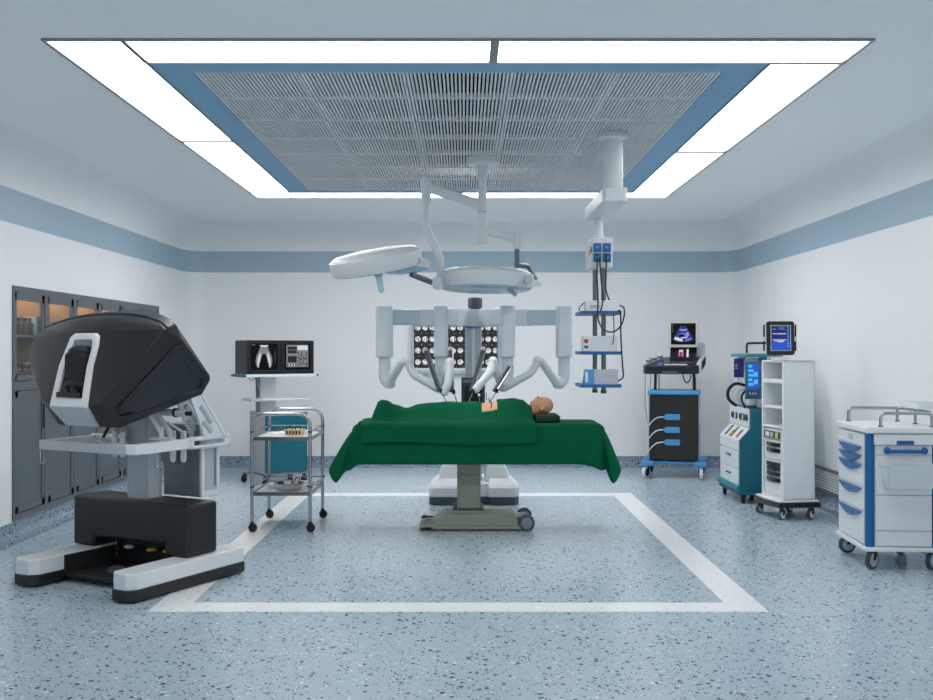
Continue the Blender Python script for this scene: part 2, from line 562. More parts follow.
# wall vent low on the right wall
vt = thing('wall_vent', 'long louvred white air vent low on the right wall', 'vent', (XR, 9.2, 0.135))
mb = MB()
mb.box(-.012, .0, -1.25, 1.25, 0, .22, plenum_m)
mb.box(-.028, -.012, -1.25, 1.25, .2, .225, midgrey_m); mb.box(-.028, -.012, -1.25, 1.25, 0, .012, midgrey_m)
mb.box(-.028, -.012, -1.25, -1.23, 0, .22, midgrey_m); mb.box(-.028, -.012, 1.23, 1.25, 0, .22, midgrey_m)
mb.build('frame', None, vt, smooth=False)
mb = MB()
for k in range(7):
    z = .02 + k*.026
    mb.prism([(-.012, z+.004), (-.026, z), (-.026, z+.012), (-.012, z+.018)], 'y', -1.23, 1.23)
sl = mb.build('louvre', whitep_m, vt, smooth=False)

# ================================================================ BUILT-IN CABINETS, LEFT WALL
BAYS = 6
BW = (CY1 - CY0) / BAYS
DEP = 0.40
warm_m = mat('warm cabinet lamp', (255, 230, 190), 0.5, emit=(255, 222, 184), estr=30.0)
bay_words = ['nearest bay at the left edge', 'second bay from the left', 'third bay from the left', 'fourth bay from the left', 'fifth bay from the left', 'farthest bay towards the back wall']
for k in range(BAYS):
    o = thing('wall_cabinet', 'grey cabinet with lit glass door, ' + bay_words[k], 'cabinet', (XL, CY0 + BW*(k+.5), CZ0), 0, 'built-in wall cabinets on the left wall')
    h = CZ1 - CZ0; w = BW/2
    def z(a): return a - CZ0
    mb = MB()
    mb.box(-DEP, -DEP+.015, -w, w, 0, h, beige_m)
    mb.box(-DEP, 0, -w, -w+.018, 0, h, cab_m); mb.box(-DEP, 0, w-.018, w, 0, h, cab_m)
    mb.box(-DEP, 0, -w, w, 0, .03, cab_m); mb.box(-DEP, 0, -w, w, h-.03, h, cab_m)
    mb.box(-DEP, 0, -w, w, z(1.155), z(1.20), cab_m)
    for s in (-1, 1):
        mb.box(-DEP+.015, -.02, min(s*(w-.018), s*(w-.024)), max(s*(w-.018), s*(w-.024)), z(1.2), h-.03, beige_m)
    mb.box(-.02, .012, -w, -w+.03, 0, h, cab_m); mb.box(-.02, .012, w-.03, w, 0, h, cab_m)
    mb.box(-.02, .012, -w+.03, w-.03, h-.05, h, cab_m); mb.box(-.02, .012, -w+.03, w-.03, 0, .05, cab_m)
    mb.box(-.02, .012, -w+.03, w-.03, z(1.14), z(1.21), cab_m)
    mb.build('carcass', None, o, smooth=False)
    mb = MB(); mb.box(-DEP+.02, -.05, -w+.025, w-.025, z(1.56), z(1.575)); mb.build('shelf', cab_m, o, smooth=False)
    # glass upper door
    mb = MB()
    y0, y1, z0, z1 = -w+.036, w-.036, z(1.215), h-.050
    for (p, q, r, s) in ((y0, y1, z0, z0+.04), (y0, y1, z1-.06, z1), (y0, y0+.03, z0, z1), (y1-.045, y1, z0, z1)):
        mb.box(-.012, .008, p, q, r, s)
    d = mb.build('door', cab_m, o, smooth=False)
    mb = MB(); mb.box(-.004, .0, y0+.03, y1-.045, z0+.04, z1-.06); mb.build('glass_pane', glass_m, d, smooth=False)
    mb = MB(); mb.box(.008, .02, y1-.03, y1-.018, z0+.05, z0+.2); mb.build('handle', cabdark_m, d, smooth=False)
    # solid lower door with recessed panel
    mb = MB()
    z0, z1 = .056, z(1.134)
    for (p, q, r, s) in ((y0, y1, z0, z0+.05), (y0, y1, z1-.05, z1), (y0, y0+.05, z0, z1), (y1-.05, y1, z0, z1)):
        mb.box(-.012, .010, p, q, r, s, cab_m)
    mb.box(-.012, .002, y0+.05, y1-.05, z0+.05, z1-.05, cab_m)
    mb.box(-.02, -.012, -w+.03, w-.03, .05, z(1.14), cabdark_m)
    d = mb.build('door', None, o, smooth=False)
    mb = MB(); mb.box(.010, .024, y1-.034, y1-.018, z1-.32, z1-.12); mb.build('handle', cabdark_m, d, smooth=False)
    mb = MB(); mb.box(-.18, -.15, -w+.06, w-.06, h-.04, h-.031); mb.build('strip_light', warm_m, o, smooth=False)
# bottles and cartons in the two nearest bays
bottle = None
def make_bottle():
    mb = MB()
    mb.lathe([(.026, 0), (.028, .004), (.028, .085), (.022, .1), (.012, .108), (.012, .122)], m=amber_m, seg=14)
    o = mb.build('amber_bottle', None)
    tag(o, '', 'bottle', 'amber bottles in the built-in cabinets')
    c = MB(); c.lathe([(.0145, .116), (.0145, .136), (.01, .139)], m=blackmat_m, seg=12); c.build('cap', None, o)
    return o
for bay, lv, cnt in ((0, 1.575, 6), (0, 1.20, 6), (1, 1.20, 4)):
    lab = {(0, 1.575): 'small amber glass bottle in the row on the upper shelf of the nearest cabinet', (0, 1.20): 'small amber glass bottle in the row on the bottom shelf behind the nearest glass door', (1, 1.20): 'small amber glass bottle in the second cabinet bay from the left'}[(bay, lv)]
    yc = CY0 + BW*bay
    for k in range(cnt):
        if bottle is None: bottle = make_bottle(); o = bottle
        else: o = dup(bottle)
        o.location = (XL - .085 + .010 * (k % 2), yc + .20 + k*.058, lv + .0005)
        o['label'] = lab
        o['group'] = 'amber bottles ' + {(0, 1.575): 'on the upper shelf', (0, 1.20): 'on the bottom shelf', (1, 1.20): 'in the second bay'}[(bay, lv)]
for lv, k0, w_, m_, lab in ((1.575, .545, .035, clear_m, 'pale blue carton at the end of the bottle row on the upper cabinet shelf'), (1.575, .578, .028, white_m, 'white carton beside the pale blue one on the upper cabinet shelf'), (1.2, .555, .05, white_m, 'white carton at the end of the bottle row on the bottom cabinet shelf')):
    mb = MB(); mm = mat('pale blue card', (150, 196, 210), .6) if m_ is clear_m else white_m
    mb.box(-.05, .05, -w_/2, w_/2, 0, .15, mm); mb.box(.05, .0505, -w_/2+.004, w_/2-.004, .09, .13, palegrey_m)
    o = mb.build('carton', None, bevel=.001); o.location = (XL-.09, CY0 + k0, lv+.0005); tag(o, lab, 'box')

# ================================================================ X-RAY VIEWER, BACK WALL
vx = thing('film_viewer', 'wide wall-mounted light box showing rows of brain scans on the back wall', 'light box', (-.105, YB, 1.16))
mb = MB()
mb.box(-.55, .55, -.06, -.001, 0, .62, midgrey_m)
mb.box(-.55, .55, -.075, -.06, 0, .045, palegrey_m); mb.box(-.55, .55, -.075, -.06, .6, .62, palegrey_m)
mb.box(-.55, -.525, -.075, -.06, .045, .6, palegrey_m); mb.box(.525, .55, -.075, -.06, .045, .6, palegrey_m)
mb.box(-.525, .525, -.068, -.06, .045, .07, white_m)
mb.build('casing', None, vx, bevel=.003)
for k in range(3):
    mb = MB(); x0 = -.52 + k*.347
    mb.box(0, .335, 0, .004, 0, .51)
    p = mb.build('scan_film', film_m, vx, smooth=False); p.location = (x0, -.066, .075)

# ================================================================ casters
def caster(parent, x, y, r=.05, yaw=0, tyre=blackmat_m, hub=palegrey_m, fork=steel_m, w=.026, top=None):
    """fork+wheel as one part with hub as sub-part; wheel rests on z=0"""
    M = Matrix.Translation((x, y, 0)) @ Matrix.Rotation(R(yaw), 4, 'Z')
    mb = MB(); mb.M = M
    mb.lathe([(r*.55, -w/2), (r*.9, -w/2), (r, -w/2+.004), (r, w/2-.004), (r*.9, w/2), (r*.55, w/2)], (0, 0, r), (0, 1, 0), 24, tyre)
    top = top or r*2.5
    for s in (-1, 1):
        mb.prism([(-.012, r), (.012, r), (r*.45+.01, r*2.0), (r*.1, r*2.12)], 'y', s*(w/2+.004) - .002, s*(w/2+.004)+.002, fork)
    mb.box(r*.05, r*.6, -w/2-.006, w/2+.006, r*2.0, r*2.15, fork)
    mb.cyl((r*.3, 0, r*2.1), (r*.3, 0, top), .011, m=fork, seg=12)
    c = mb.build('caster', None, parent)
    mb = MB(); mb.M = M
    mb.lathe([(.004, -w/2-.003), (r*.3, -w/2-.003), (r*.72, -w/2-.001), (r*.72, w/2+.001), (r*.3, w/2+.003), (.004, w/2+.003)], (0, 0, r), (0, 1, 0), 20, hub)
    mb.build('wheel_hub', None, c)
    return c

# ================================================================ OPERATING TABLE
TX, TY = .045, 8.33
ot = thing('operating_table', 'olive grey operating table pedestal with wheeled base under green drapes', 'operating table', (TX, TY, 0))
mb = MB()
# base: low flared plinth, long in x
mb.prism([(-.33, .035), (.40, .035), (.36, .13), (-.20, .13)], 'y', -.20, .20, olive_m)
mb.box(-.41, .41, -.215, .215, .012, .036, olive_m)
mb.prism([(-.41, .012), (-.30, .012), (-.30, .05), (-.36, .05)], 'y', -.215, -.10, olive_m)
mb.prism([(-.41, .012), (-.30, .012), (-.30, .05), (-.36, .05)], 'y', .10, .215, olive_m)
mb.cyl((-.34, -.15, 0), (-.34, -.15, .013), .03, m=olived_m); mb.cyl((-.34, .15, 0), (-.34, .15, .013), .03, m=olived_m)
mb.box(-.40, -.36, .03, .09, .06, .085, olived_m)
mb.box(-.37, -.30, .05, .07, .065, .08, olived_m)
mb.build('base', None, ot, bevel=.006)
mb = MB()
mb.box(-.145, .115, -.165, .17, .13, .155, olive_m); mb.box(-.14, .11, -.155, .16, .155, .17, olived_m)
mb.build('column_collar', None, ot, bevel=.004)
mb = MB()
mb.box(-.105, .085, -.12, .13, .155, .70, olive_m)
mb.box(-.085, .065, -.13, -.12, .17, .44, olive_m)
mb.box(-.045, .03, -.135, -.13, .17, .32, olive_m)
mb.build('column', None, ot, bevel=.006)
mb = MB()
mb.lathe([(.001, -.145), (.085, -.145), (.09, -.14), (.09, .14), (.085, .145), (.001, .145)], (-.01, 0, .61), (0, 1, 0), 32, olive_m)
mb.box(-.12, .10, -.14, .15, .61, .72, olive_m)
mb.build('tilt_head', None, ot, bevel=.004)
mb = MB()
for x in (-.09, -.01, .07):
    mb.cyl((x, -.152, .60), (x, -.14, .60), .008, m=steel_m, seg=10)
mb.build('bolt', None, ot)
mb = MB(); mb.box(-.93, 1.02, -.25, .25, .72, .76, olived_m); mb.box(-.28, .26, -.27, -.25, .685, .71, darksteel_m)
mb.box(-.28, .26, -.27, .27, .69, .72, olived_m)
mb.build('top_frame', None, ot, bevel=.004)
mb = MB(); mb.box(-.93, 1.02, -.27, .27, .76, .845, blackmat_m); mb.build('mattress', None, ot, bevel=.02, seg=3)
for y in (-.19, .17):
    mb = MB(); mb.lathe([(.02, -.03), (.055, -.03), (.065, -.022), (.065, .022), (.055, .03), (.02, .03)], (.455, y, .065), (0, 1, 0), 28, slate_m)
    mb.cyl((.455, y, .065), (.455, y+(.07 if y < 0 else -.07), .065), .02, m=olived_m)
    w_ = mb.build('wheel', None, ot)
    mb = MB(); mb.lathe([(.001, -.034), (.028, -.034), (.045, -.031), (.045, .031), (.028, .034), (.001, .034)], (.455, y, .065), (0, 1, 0), 20, midgrey_m); mb.build('wheel_hub', None, w_)
mb = MB(); mb.cyl((.455, -.14, .065), (.455, .13, .065), .034, m=olive_m); mb.box(.37, .455, -.13, .12, .045, .10, olive_m); mb.build('axle', None, ot)

# long drape: ruled skirt hanging from the table edge
ZT = .862
def drape(name, label, perim, ztop_fn, mat_, rows=14, inner=None):
    """perim: list of (edge point (x,y), hem point (x,y,z)) closed"""
    mb = MB(); i = mb.mi(mat_)
    edge = spline([(e[0], e[1], 0) for e, h in perim] + [(perim[0][0][0], perim[0][0][1], 0)], 6)[:-1]
    hem = spline([h for e, h in perim] + [perim[0][1]], 6)[:-1]
    nn = len(edge)
    cx = sum(e.x for e in edge)/nn; cy = sum(e.y for e in edge)/nn
    rings = []
    for j in range(5):            # rounded shoulder
        a = R(90 * j / 4)
        rr = .06
        ring = []
        for e, hm in zip(edge, hem):
            n_ = Vector((max(-1, min(1, (e.x-cx)*8 / 8)), 0, 0))
            out = Vector((e.x - max(-.90 + .1, min(1.125 - .1, e.x)), e.y - max(TY - .215, min(TY + .215, e.y)), 0))
            out = out.normalized() if out.length > 1e-5 else Vector((0, 0, 0))
            p = Vector((e.x, e.y, ZT - rr + rr*math.cos(a))) + out * (rr*math.sin(a) - rr) 
            ring.append(mb.v(p))
        rings.append(ring)
    for j in range(1, rows + 1):
        t = j / rows
        ring = []
        for k, (e, hm) in enumerate(zip(edge, hem)):
            z0 = ZT - .06
            tt = t ** .85
            wav = .004 * math.sin(k * .9) * t
            p = Vector((e.x + (hm.x-e.x)*tt, e.y + (hm.y-e.y)*tt + wav, z0 + (hm.z-z0)*t))
            ring.append(mb.v(p))
        rings.append(ring)
    mb.loft(rings, mat_, cap=False)
    mb._f(rings[0], i)
    o = mb.build(name, None, angle=80)
    s = o.modifiers.new('thick', 'SOLIDIFY'); s.thickness = .003; s.offset = 1
    tag(o, label, 'drape')
    return o
# world coordinates
y0, y1 = TY - .315, TY + .315
xl, xr = -.90, 1.125
per = []
def add(ex, ey, hx, hy, hz): per.append(((ex, ey), (hx, hy, hz)))
for x in (-.80, -.6, -.3, 0, .3, .6, .9):
    add(x, y0, x, y0 - .02 + .004*math.sin(x*9), .548)
add(1.02, y0, 1.00, y0 - .025, .535)
add(1.06, y0, 1.085, y0 - .01, .50)
add(1.085, y0 + .01, 1.12, y0 + .05, .52)
add(1.11, y0 + .03, 1.175, y0 - .03, .40)
add(xr, y0 + .10, 1.25, y0 + .06, .50)
add(xr, TY, 1.215, TY, .50)
add(xr, y1 - .10, 1.25, y1 - .08, .50)
add(1.10, y1 - .02, 1.17, y1 + .03, .42)
add(1.02, y1, 1.03, y1 + .02, .53)
for x in (.7, .3, 0, -.3, -.6):
    add(x, y1, x, y1 + .02, .548)
add(-.82, y1, -.84, y1 + .02, .53)
add(-.88, y1 - .02, -.99, y1 + .03, .42)
add(xl, y1 - .10, -1.05, y1 - .08, .50)
add(xl, TY, -1.02, TY, .50)
add(xl, y0 + .12, -1.085, y0 + .09, .50)
add(-.895, y0 + .05, -1.02, y0 - .03, .405)
add(-.88, y0 + .02, -.955, y0 + .03, .48)
add(-.865, y0, -.865, y0 + .01, .53)
add(-.85, y0, -.845, y0 - .015, .545)
drape('surgical_drape', 'long dark green cloth hanging down all sides of the operating table', per, None, green_m)

def interp(tab, x):
    if x <= tab[0][0]: return tab[0][1]
    for (a, b), (c, d) in zip(tab, tab[1:]):
        if x <= c:
            t = (x-a)/(c-a); t = t*t*(3-2*t)
            return b + (d-b)*t
    return tab[-1][1]
HT = [(-.80, 0), (-.765, .01), (-.735, .09), (-.71, .155), (-.68, .172), (-.645, .168), (-.57, .128), (-.49, .104), (-.37, .133), (-.24, .15), (-.12, .153), (.09, .152), (.21, .158), (.29, .172), (.39, .185), (.47, .168), (.545, .125), (.6, .10)]
WT = [(-.80, .11), (-.7, .12), (-.5, .13), (-.3, .16), (-.1, .175), (.1, .165), (.3, .185), (.42, .20), (.52, .15), (.6, .12)]
def bodyz(x, y):
    h = interp(HT, x); w = interp(WT, x)
    return h * math.exp(-.9 * (abs(y)/w) ** 3)
# upper drape over the patient
mb = MB(); i = mb.mi(green_m)
X0, X1 = -.850, .545
NX, NY = 110, 64
hy = TY * 0 + .30
grid = []
zt = ZT + .010
for a in range(NX + 1):
    x = X0 + (X1 - X0) * a / NX
    row = []
    for b in range(NY + 1):
        t = -1 + 2*b/NY
        # arclength across: flat +-.30 then hang .16
        s_ = t * .485
        if abs(s_) <= .30:
            y = s_; z = zt
            fall = 0
        else:
            d = abs(s_) - .30
            r_ = .045
            if d < r_*PI/2:
                an = d / r_
                y = math.copysign(.285 + r_*math.sin(an), s_); z = zt - r_ + r_*math.cos(an)
            else:
                y = math.copysign(.285 + r_ + .012*(d-.07)/.1, s_); z = zt - r_ - (d - r_*PI/2)
            fall = d
        z += bodyz(x, y) if abs(s_) <= .32 else 0
        wr = .004*math.sin(x*16 + 3*y*8) * math.exp(-((abs(y)-.22)/.08)**2) + .003*math.sin(x*31 - y*20)*math.exp(-(abs(y)/.2)**2)
        z += wr if fall == 0 else 0
        z -= fall * .05 * math.sin(x*5+1) * (1 if fall > .1 else 0)
        xe = x + max(0, abs(y) - .24) * .35 * max(0, (-.78 - x) / .07)
        if x > .40: # shoulder edge runs longer at the sides
            xe = x + .035 * min(1, (abs(y)/.28)**2) * (x-.40)/.145
        row.append(mb.v((xe, TY + y, z)))
    grid.append(row)
for a in range(NX):
    for b in range(NY):
        xm = X0 + (X1-X0)*(a+.5)/NX
        ym_ = (-1 + 2*(b+.5)/NY) * .485
        if .135 < xm < .272 and -.150 < ym_ < .11:
            continue
        mb._f([grid[a][b], grid[a+1][b], grid[a+1][b+1], grid[a][b+1]], i)
pd = mb.build('patient_drape', None, angle=80)
s = pd.modifiers.new('thick', 'SOLIDIFY'); s.thickness = .003; s.offset = 1
tag(pd, 'green sheet with a square opening draped over the lying patient mannequin', 'drape')

# patient: one continuous body
mb = MB()
ZB = ZT + .006
rings = []
for k in range(32):
    x = -.62 + (1.09) * k / 31 
    h = (interp(HT, x) - .005); w = interp(WT, x) * .90
    if x > .40: w *= 1 - .35*(x-.40)/.07*.5
    c = ZB + h*.34
    ring = []
    for j in range(24):
        a = 2*PI*j/24
        zz = c + math.sin(a) * (h*.66 if math.sin(a) > 0 else h*.34)
        ring.append(mb.v((x, TY + math.cos(a)*w, zz)))
    rings.append(ring)
mb.loft(rings)
for s in (-1, 1):   # feet standing up
    mb.tube([(-.56, TY + s*.045, ZB + .05), (-.655, TY + s*.045, ZB + .04), (-.67, TY + s*.045, ZB + .105)], [.032, .032, .020], seg=12)
HZ = TY
mb.ball((.655, HZ, .998), (.078, .066, .070), seg=28)
mb.ball((.605, HZ, 1.004), (.058, .052, .050), seg=24)
mb.ball((.568, HZ, 1.012), (.030, .034, .026), seg=20)
mb.ball((.556, HZ, 1.022), (.014, .018, .014), seg=16)
mb.ball((.640, HZ, 1.048), (.030, .045, .018), seg=16)      # brow
mb.tube([(.632, HZ, 1.054), (.618, HZ, 1.064), (.606, HZ, 1.072), (.600, HZ, 1.060)], [.006, .008, .0095, .008], seg=12)
for s in (-1, 1):
    mb.ball((.606, HZ + s*.010, 1.060), (.007, .007, .006), seg=12)
    mb.ball((.624, HZ + s*.026, 1.046), (.010, .013, .009), seg=14)
    mb.ball((.606, HZ + s*.036, 1.030), (.020, .014, .016), seg=14)
    mb.tube([(.645, HZ + s*.068, .994), (.648, HZ + s*.073, .978), (.636, HZ + s*.073, .962), (.620, HZ + s*.069, .970), (.617, HZ + s*.066, .985)], [.005, .006, .006, .005, .004], seg=10)
    mb.ball((.632, HZ + s*.066, .978), (.013, .006, .015), seg=12)
mb.ball((.586, HZ, 1.054), (.006, .018, .006), seg=14)
mb.ball((.578, HZ, 1.049), (.006, .016, .006), seg=14)
mb.tube([(.60, HZ, .975), (.55, HZ, .955), (.48, HZ, .94), (.42, HZ, .945)], [.046, .046, .05, .062], seg=20)
mb.ball((.44, HZ, .935), (.07, .15, .055), seg=20)
tmp = mb.build('tmp', skin_m)
rm = tmp.modifiers.new('r', 'REMESH'); rm.mode = 'VOXEL'; rm.voxel_size = .0042; rm.use_smooth_shade = True
sm = tmp.modifiers.new('s', 'SMOOTH'); sm.iterations = 3; sm.factor = .5
dg = bpy.context.evaluated_depsgraph_get()
me = bpy.data.meshes.new_from_object(tmp.evaluated_get(dg))
bpy.data.objects.remove(tmp)
po = bpy.data.objects.new('person', me); COL.objects.link(po)
me.shade_smooth()
tag(po, 'bald patient mannequin lying on its back under green sheets, face up, head on the cushion', 'person')
mb = MB()
mb.box(.575, .775, TY-.16, TY+.16, ZT+.003, ZT+.066)
o = mb.build('head_cushion', greend_m, bevel=.022, seg=4); tag(o, 'dark green cushion under the head of the patient on the table', 'cushion')
o.data.shade_smooth()

# ================================================================ PATIENT-SIDE ROBOT
RX, RY = .09, 9.85
rb = thing('surgical_robot', 'white four-armed surgical robot cart standing behind the operating table', 'surgical robot', (RX, RY, 0))
def rl(x, y, z): return (x - RX, y - RY, z)
mb = MB()
sh = [(-.42, -.36), (-.38, -.39), (.40, -.39), (.42, -.36), (.42, .0), (.30, .42), (-.30, .42), (-.42, .0)]
# two front lobes
for s in (-1, 1):
    mb.prism([(s*.42, -.33), (s*.38, -.385), (s*.16, -.385), (s*.13, -.34), (s*.13, .40), (s*.34, .40), (s*.42, .2)], 'z', .0, .075, slate_m)
mb.box(-.15, .15, -.33, .40, .0, .075, slate_m)
mb.build('skirt', None, rb, bevel=.006)
mb = MB()
for s in (-1, 1):
    mb.prism([(s*.425, -.33), (s*.385, -.39), (s*.155, -.39), (s*.125, -.345), (s*.125, .40), (s*.345, .40), (s*.425, .2)], 'z', .075, .165, white_m)
    mb.hull([(s*.42, -.32, .165), (s*.13, -.34, .165), (s*.42, .2, .165), (s*.13, .3, .165), (s*.34, -.25, .235), (s*.14, -.25, .235), (s*.34, .15, .235), (s*.14, .2, .235)], white_m)
mb.box(-.14, .14, -.34, .40, .075, .20, white_m)
mb.build('base', None, rb, bevel=.012, seg=3)
for s in (-1, 1):
    mb = MB()
    mb.hull([(s*x, y, z) for x, y, z in ((.34, -.26, .2), (.10, -.26, .2), (.33, .15, .2), (.10, .2, .2), (.33, -.22, .30), (.28, -.18, .40), (.12, -.18, .42), (.28, .08, .40), (.12, .1, .42), (.32, .1, .30))], white_m)
    mb.build('base_cowl', None, rb, bevel=.03, seg=4)
mb = MB()
mb.box(-.085, .075, -.12, .12, .2, 1.70, palegrey_m)
mb.box(-.02, .01, -.125, -.12, .5, 1.66, whitep_m)
mb.build('column', None, rb, bevel=.008)
mb = MB()
mb.lathe([(.001, 0), (.06, 0), (.068, .01), (.068, .085), (.06, .1), (.001, .1)], (.01, -.25, 1.85), m=slate_m, seg=28)
mb.lathe([(.05, -.04), (.05, 0)], (.01, -.25, 1.85), m=blackmat_m)
mb.build('top_knob', None, rb)
# hub where the booms meet
HX, HY = .075, 9.25
mb = MB()
mb.box(HX-RX-.075, HX-RX+.075, HY-RY-.1, HY-RY+.5, 1.665, 1.825, coolwhite_m)
mb.box(HX-RX-.077, HX-RX+.077, HY-RY-.102, HY-RY+.3, 1.66, 1.67, blue_m)
mb.build('boom_hub', None, rb, bevel=.006)
mb = MB()
mb.box(-.12, .10, -.5, -.2, .55, 1.20, slate_m); mb.box(-.105, .085, -.51, -.5, 1.15, 1.18, midgrey_m); mb.box(-.09, .07, -.508, -.5, .95, 1.12, black_m)
mb.box(-.06, .04, -.2, -.1, .7, 1.0, slate_m)
mb.build('instrument_box', None, rb, bevel=.01)
AY = 8.92   # depth of arm housings
def pt(px, py, D):
    s_ = 1011.0 / D
    return ((px - 464.5) / s_, D, H - (py - 350.5) / s_)
def arm(px, hw, Dh, boom_from, link_pts, fore_pts, side, blue):
    """px: pixel column of the housing centre line, converted to metres once"""
    s_ = 1011.0/Dh
    cx = (px - 464.5)/s_
    top = H + (350.5-306)/s_; bot = H - (357-350.5)/s_
    mb = MB()
    pl = rrect(cx-hw-RX, cx+hw-RX, Dh-.085-RY, Dh+.085-RY, .028)
    mb.prism(pl, 'z', bot, top, coolwhite_m)
    a = mb.build('robot_arm', None, rb, bevel=.008, seg=3)
    # boom back to the hub
    mb = MB()
    bx = boom_from
    z0, z1 = 1.675, 1.815
    d0 = Vector((cx - RX, Dh - RY)); d1 = Vector((bx - RX, HY + .03 - RY))
    dd = (d1-d0).normalized(); nn = Vector((-dd.y, dd.x)) * .05
    P = [d0+nn, d1+nn, d1-nn, d0-nn]
    mb.prism([(p.x, p.y) for p in P], 'z', z0, z1, blue)
    mb.build('boom', None, a, bevel=.008)
    mb = MB()
    m_ = d0 + (d1-d0)*.5
    nn2 = nn*1.06; e = dd*.07
    P = [m_+nn2-e, m_+nn2+e, m_-nn2+e, m_-nn2-e]
    mb.prism([(p.x, p.y) for p in P], 'z', z0-.004, z1+.004, coolwhite_m)
    mb.build('boom_collar', None, a, bevel=.004)
    # forearm stub under the housing
    ex = cx - RX
    eb = H - (379-350.5)/s_
    mb = MB()
    mb.tube(fillet([(ex, Dh-RY, bot+.01), (ex, Dh-RY, eb), (ex + side*.05, Dh-.03-RY, eb-.045)], .04), .052, seg=18)
    mb.ball((ex + side*.05, Dh-.03-RY, eb-.045), (.052, .052, .04), seg=18)
    mb.build('elbow', coolwhite_m, a, angle=50)
    q = [Vector(rl(*pt(*p))) for p in link_pts]
    mb = MB(); mb.tube(fillet(q, .05), .036, seg=16, r2=.036); mb.ball(q[0], .040); mb.ball(q[-1], .038)
    mb.build('curved_link', white_m, a, angle=50)
    q = [Vector(rl(*pt(*p))) for p in fore_pts]
    mb = MB(); mb.tube(fillet(q, .03), [.034] * len(fillet(q, .03)), seg=16); mb.ball(q[-1], .034); mb.ball(q[0], .035)
    mb.build('forearm', coolwhite_m, a, angle=50)
    return a
bluegrey_m = mat('pale blue shell', (190, 208, 219), .3, coat=.3)
a1_ = arm(384.5, .073, 8.95, .0, [(389, 384, 8.9), (396, 372, 8.75), (402, 361, 8.7), (408, 362, 8.7)], [(408, 363, 8.7), (414, 375, 8.65), (438, 389, 8.6)], 1, bluegrey_m)
a2_ = arm(441, .060, 8.65, .03, [(443, 386, 8.6), (447, 370, 8.5), (450, 362, 8.45)], [(450, 362, 8.45), (448, 384, 8.4), (444, 392, 8.4)], 0, coolwhite_m)
a3_ = arm(507.5, .063, 8.65, .12, [(502, 387, 8.6), (497, 373, 8.5), (493, 361, 8.45)], [(493, 362, 8.45), (489, 374, 8.4), (476, 389, 8.4)], -.5, coolwhite_m)
a4_ = arm(564, .070, 8.95, .15, [(557, 384, 8.9), (548, 371, 8.8), (541, 361, 8.75), (537, 360, 8.75)], [(538, 361, 8.75), (531, 373, 8.7), (504, 388, 8.62)], -1, bluegrey_m)
# instruments on carriages
for par, p0, p1, tip in ((a1_, (425, 350, 8.55), (439, 391, 8.40), (447, 404, 8.35)), (a2_, (450, 349, 8.52), (451, 392, 8.42), (457, 402, 8.36)), (a3_, (483, 349, 8.52), (471, 391, 8.40), (468, 403, 8.36)), (a4_, (510, 366, 8.5), (494, 391, 8.36), (489, 404, 8.33))):
    A = Vector(rl(*pt(*p0))); B = Vector(rl(*pt(*p1))); T = Vector(rl(*pt(*tip)))
    mb = MB()
    mb.tube([A, B], .016, seg=8, m=slate_m)
    off = Vector((.022, -.015, 0))
    mb.tube([A+off, B+off], .008, seg=8, m=steel_m)
    mb.ball(A, (.022, .022, .022), m=palegrey_m)
    mb.build('instrument_carriage', None, par)
    mb = MB(); mb.tube([B+off, T], .0045, seg=8, m=darksteel_m); mb.cyl(B+off+Vector((0,0,.02)), B+off-Vector((0,0,.015)), .014, m=blackmat_m)
    mb.build('instrument', None, par)
mb = MB()
for p in ((479, 395, 8.33), (486, 392, 8.38), (489, 397, 8.34)):
    q = Vector(rl(*pt(*p)))
    mb.cyl(q, q - Vector((-.006, 0, .07)), .004, m=steel_m, seg=8); mb.ball(q, .012, m=white_m)
mb.tube([Vector(rl(*pt(489, 400, 8.3))), Vector(rl(*pt(492, 403, 8.22))), Vector(rl(*pt(491, 408, 8.2)))], .004, seg=8, m=blackmat_m)
mb.build('trocar', None, a4_)

# ================================================================ SURGICAL LAMP
LX, LY = .145, 8.25
sl = thing('surgical_lamp', 'white two-headed surgical lamp hanging from the slatted ceiling over the table', 'surgical lamp', (LX, LY, CZ))
def ll(px, py, D=LY):
    p = pt(px, py, D); return Vector((p[0]-LX, p[1]-LY, p[2]-CZ))
lamp_m = mat('lamp white enamel', (214, 219, 221), .35)
mb = MB(); mb.lathe([(.001, .0), (.128, 0), (.13, -.004), (.13, -.045), (.115, -.06), (.05, -.065), (.05, -.09), (.001, -.09)], m=lamp_m, seg=40); mb.build('ceiling_flange', None, sl)
mb = MB()
mb.cyl((0, 0, -.06), (0, 0, -.34), .036, m=lamp_m, seg=24); mb.cyl((0, 0, -.34), (0, 0, -.44), .042, m=lamp_m, seg=24)
mb.cyl((0, 0, -.445), (0, 0, -.54), .046, m=lamp_m, seg=24); mb.cyl((0, 0, -.54), (0, 0, -.70), .048, m=lamp_m, seg=24)
mb.build('spindle', None, sl, bevel=.003)
def boxarm(mb, a, b, w, h, m):
    a = Vector(a); b = Vector(b); d = (b-a).normalized(); up = Vector((0,0,1)); sd = d.cross(up).normalized(); u2 = sd.cross(d).normalized()
    vs = [[mb.v(p + sd*(w*i) + u2*(h*j)) for i, j in ((-1,-.6),(-.6,-1),(.6,-1),(1,-.6),(1,.6),(.6,1),(-.6,1),(-1,.6))] for p in (a, b)]
    mb.loft(vs, m)
mb = MB()
boxarm(mb, (0, 0, -.39), ll(427, 187), .032, .04, lamp_m)
j1 = ll(426, 187)
mb.cyl((j1.x, 0, j1.z+.08), (j1.x, 0, j1.z-.12), .042, m=lamp_m, seg=24)
mb.cyl((j1.x, 0, j1.z+.08), (j1.x, 0, j1.z+.087), .036, m=palegrey_m, seg=24)
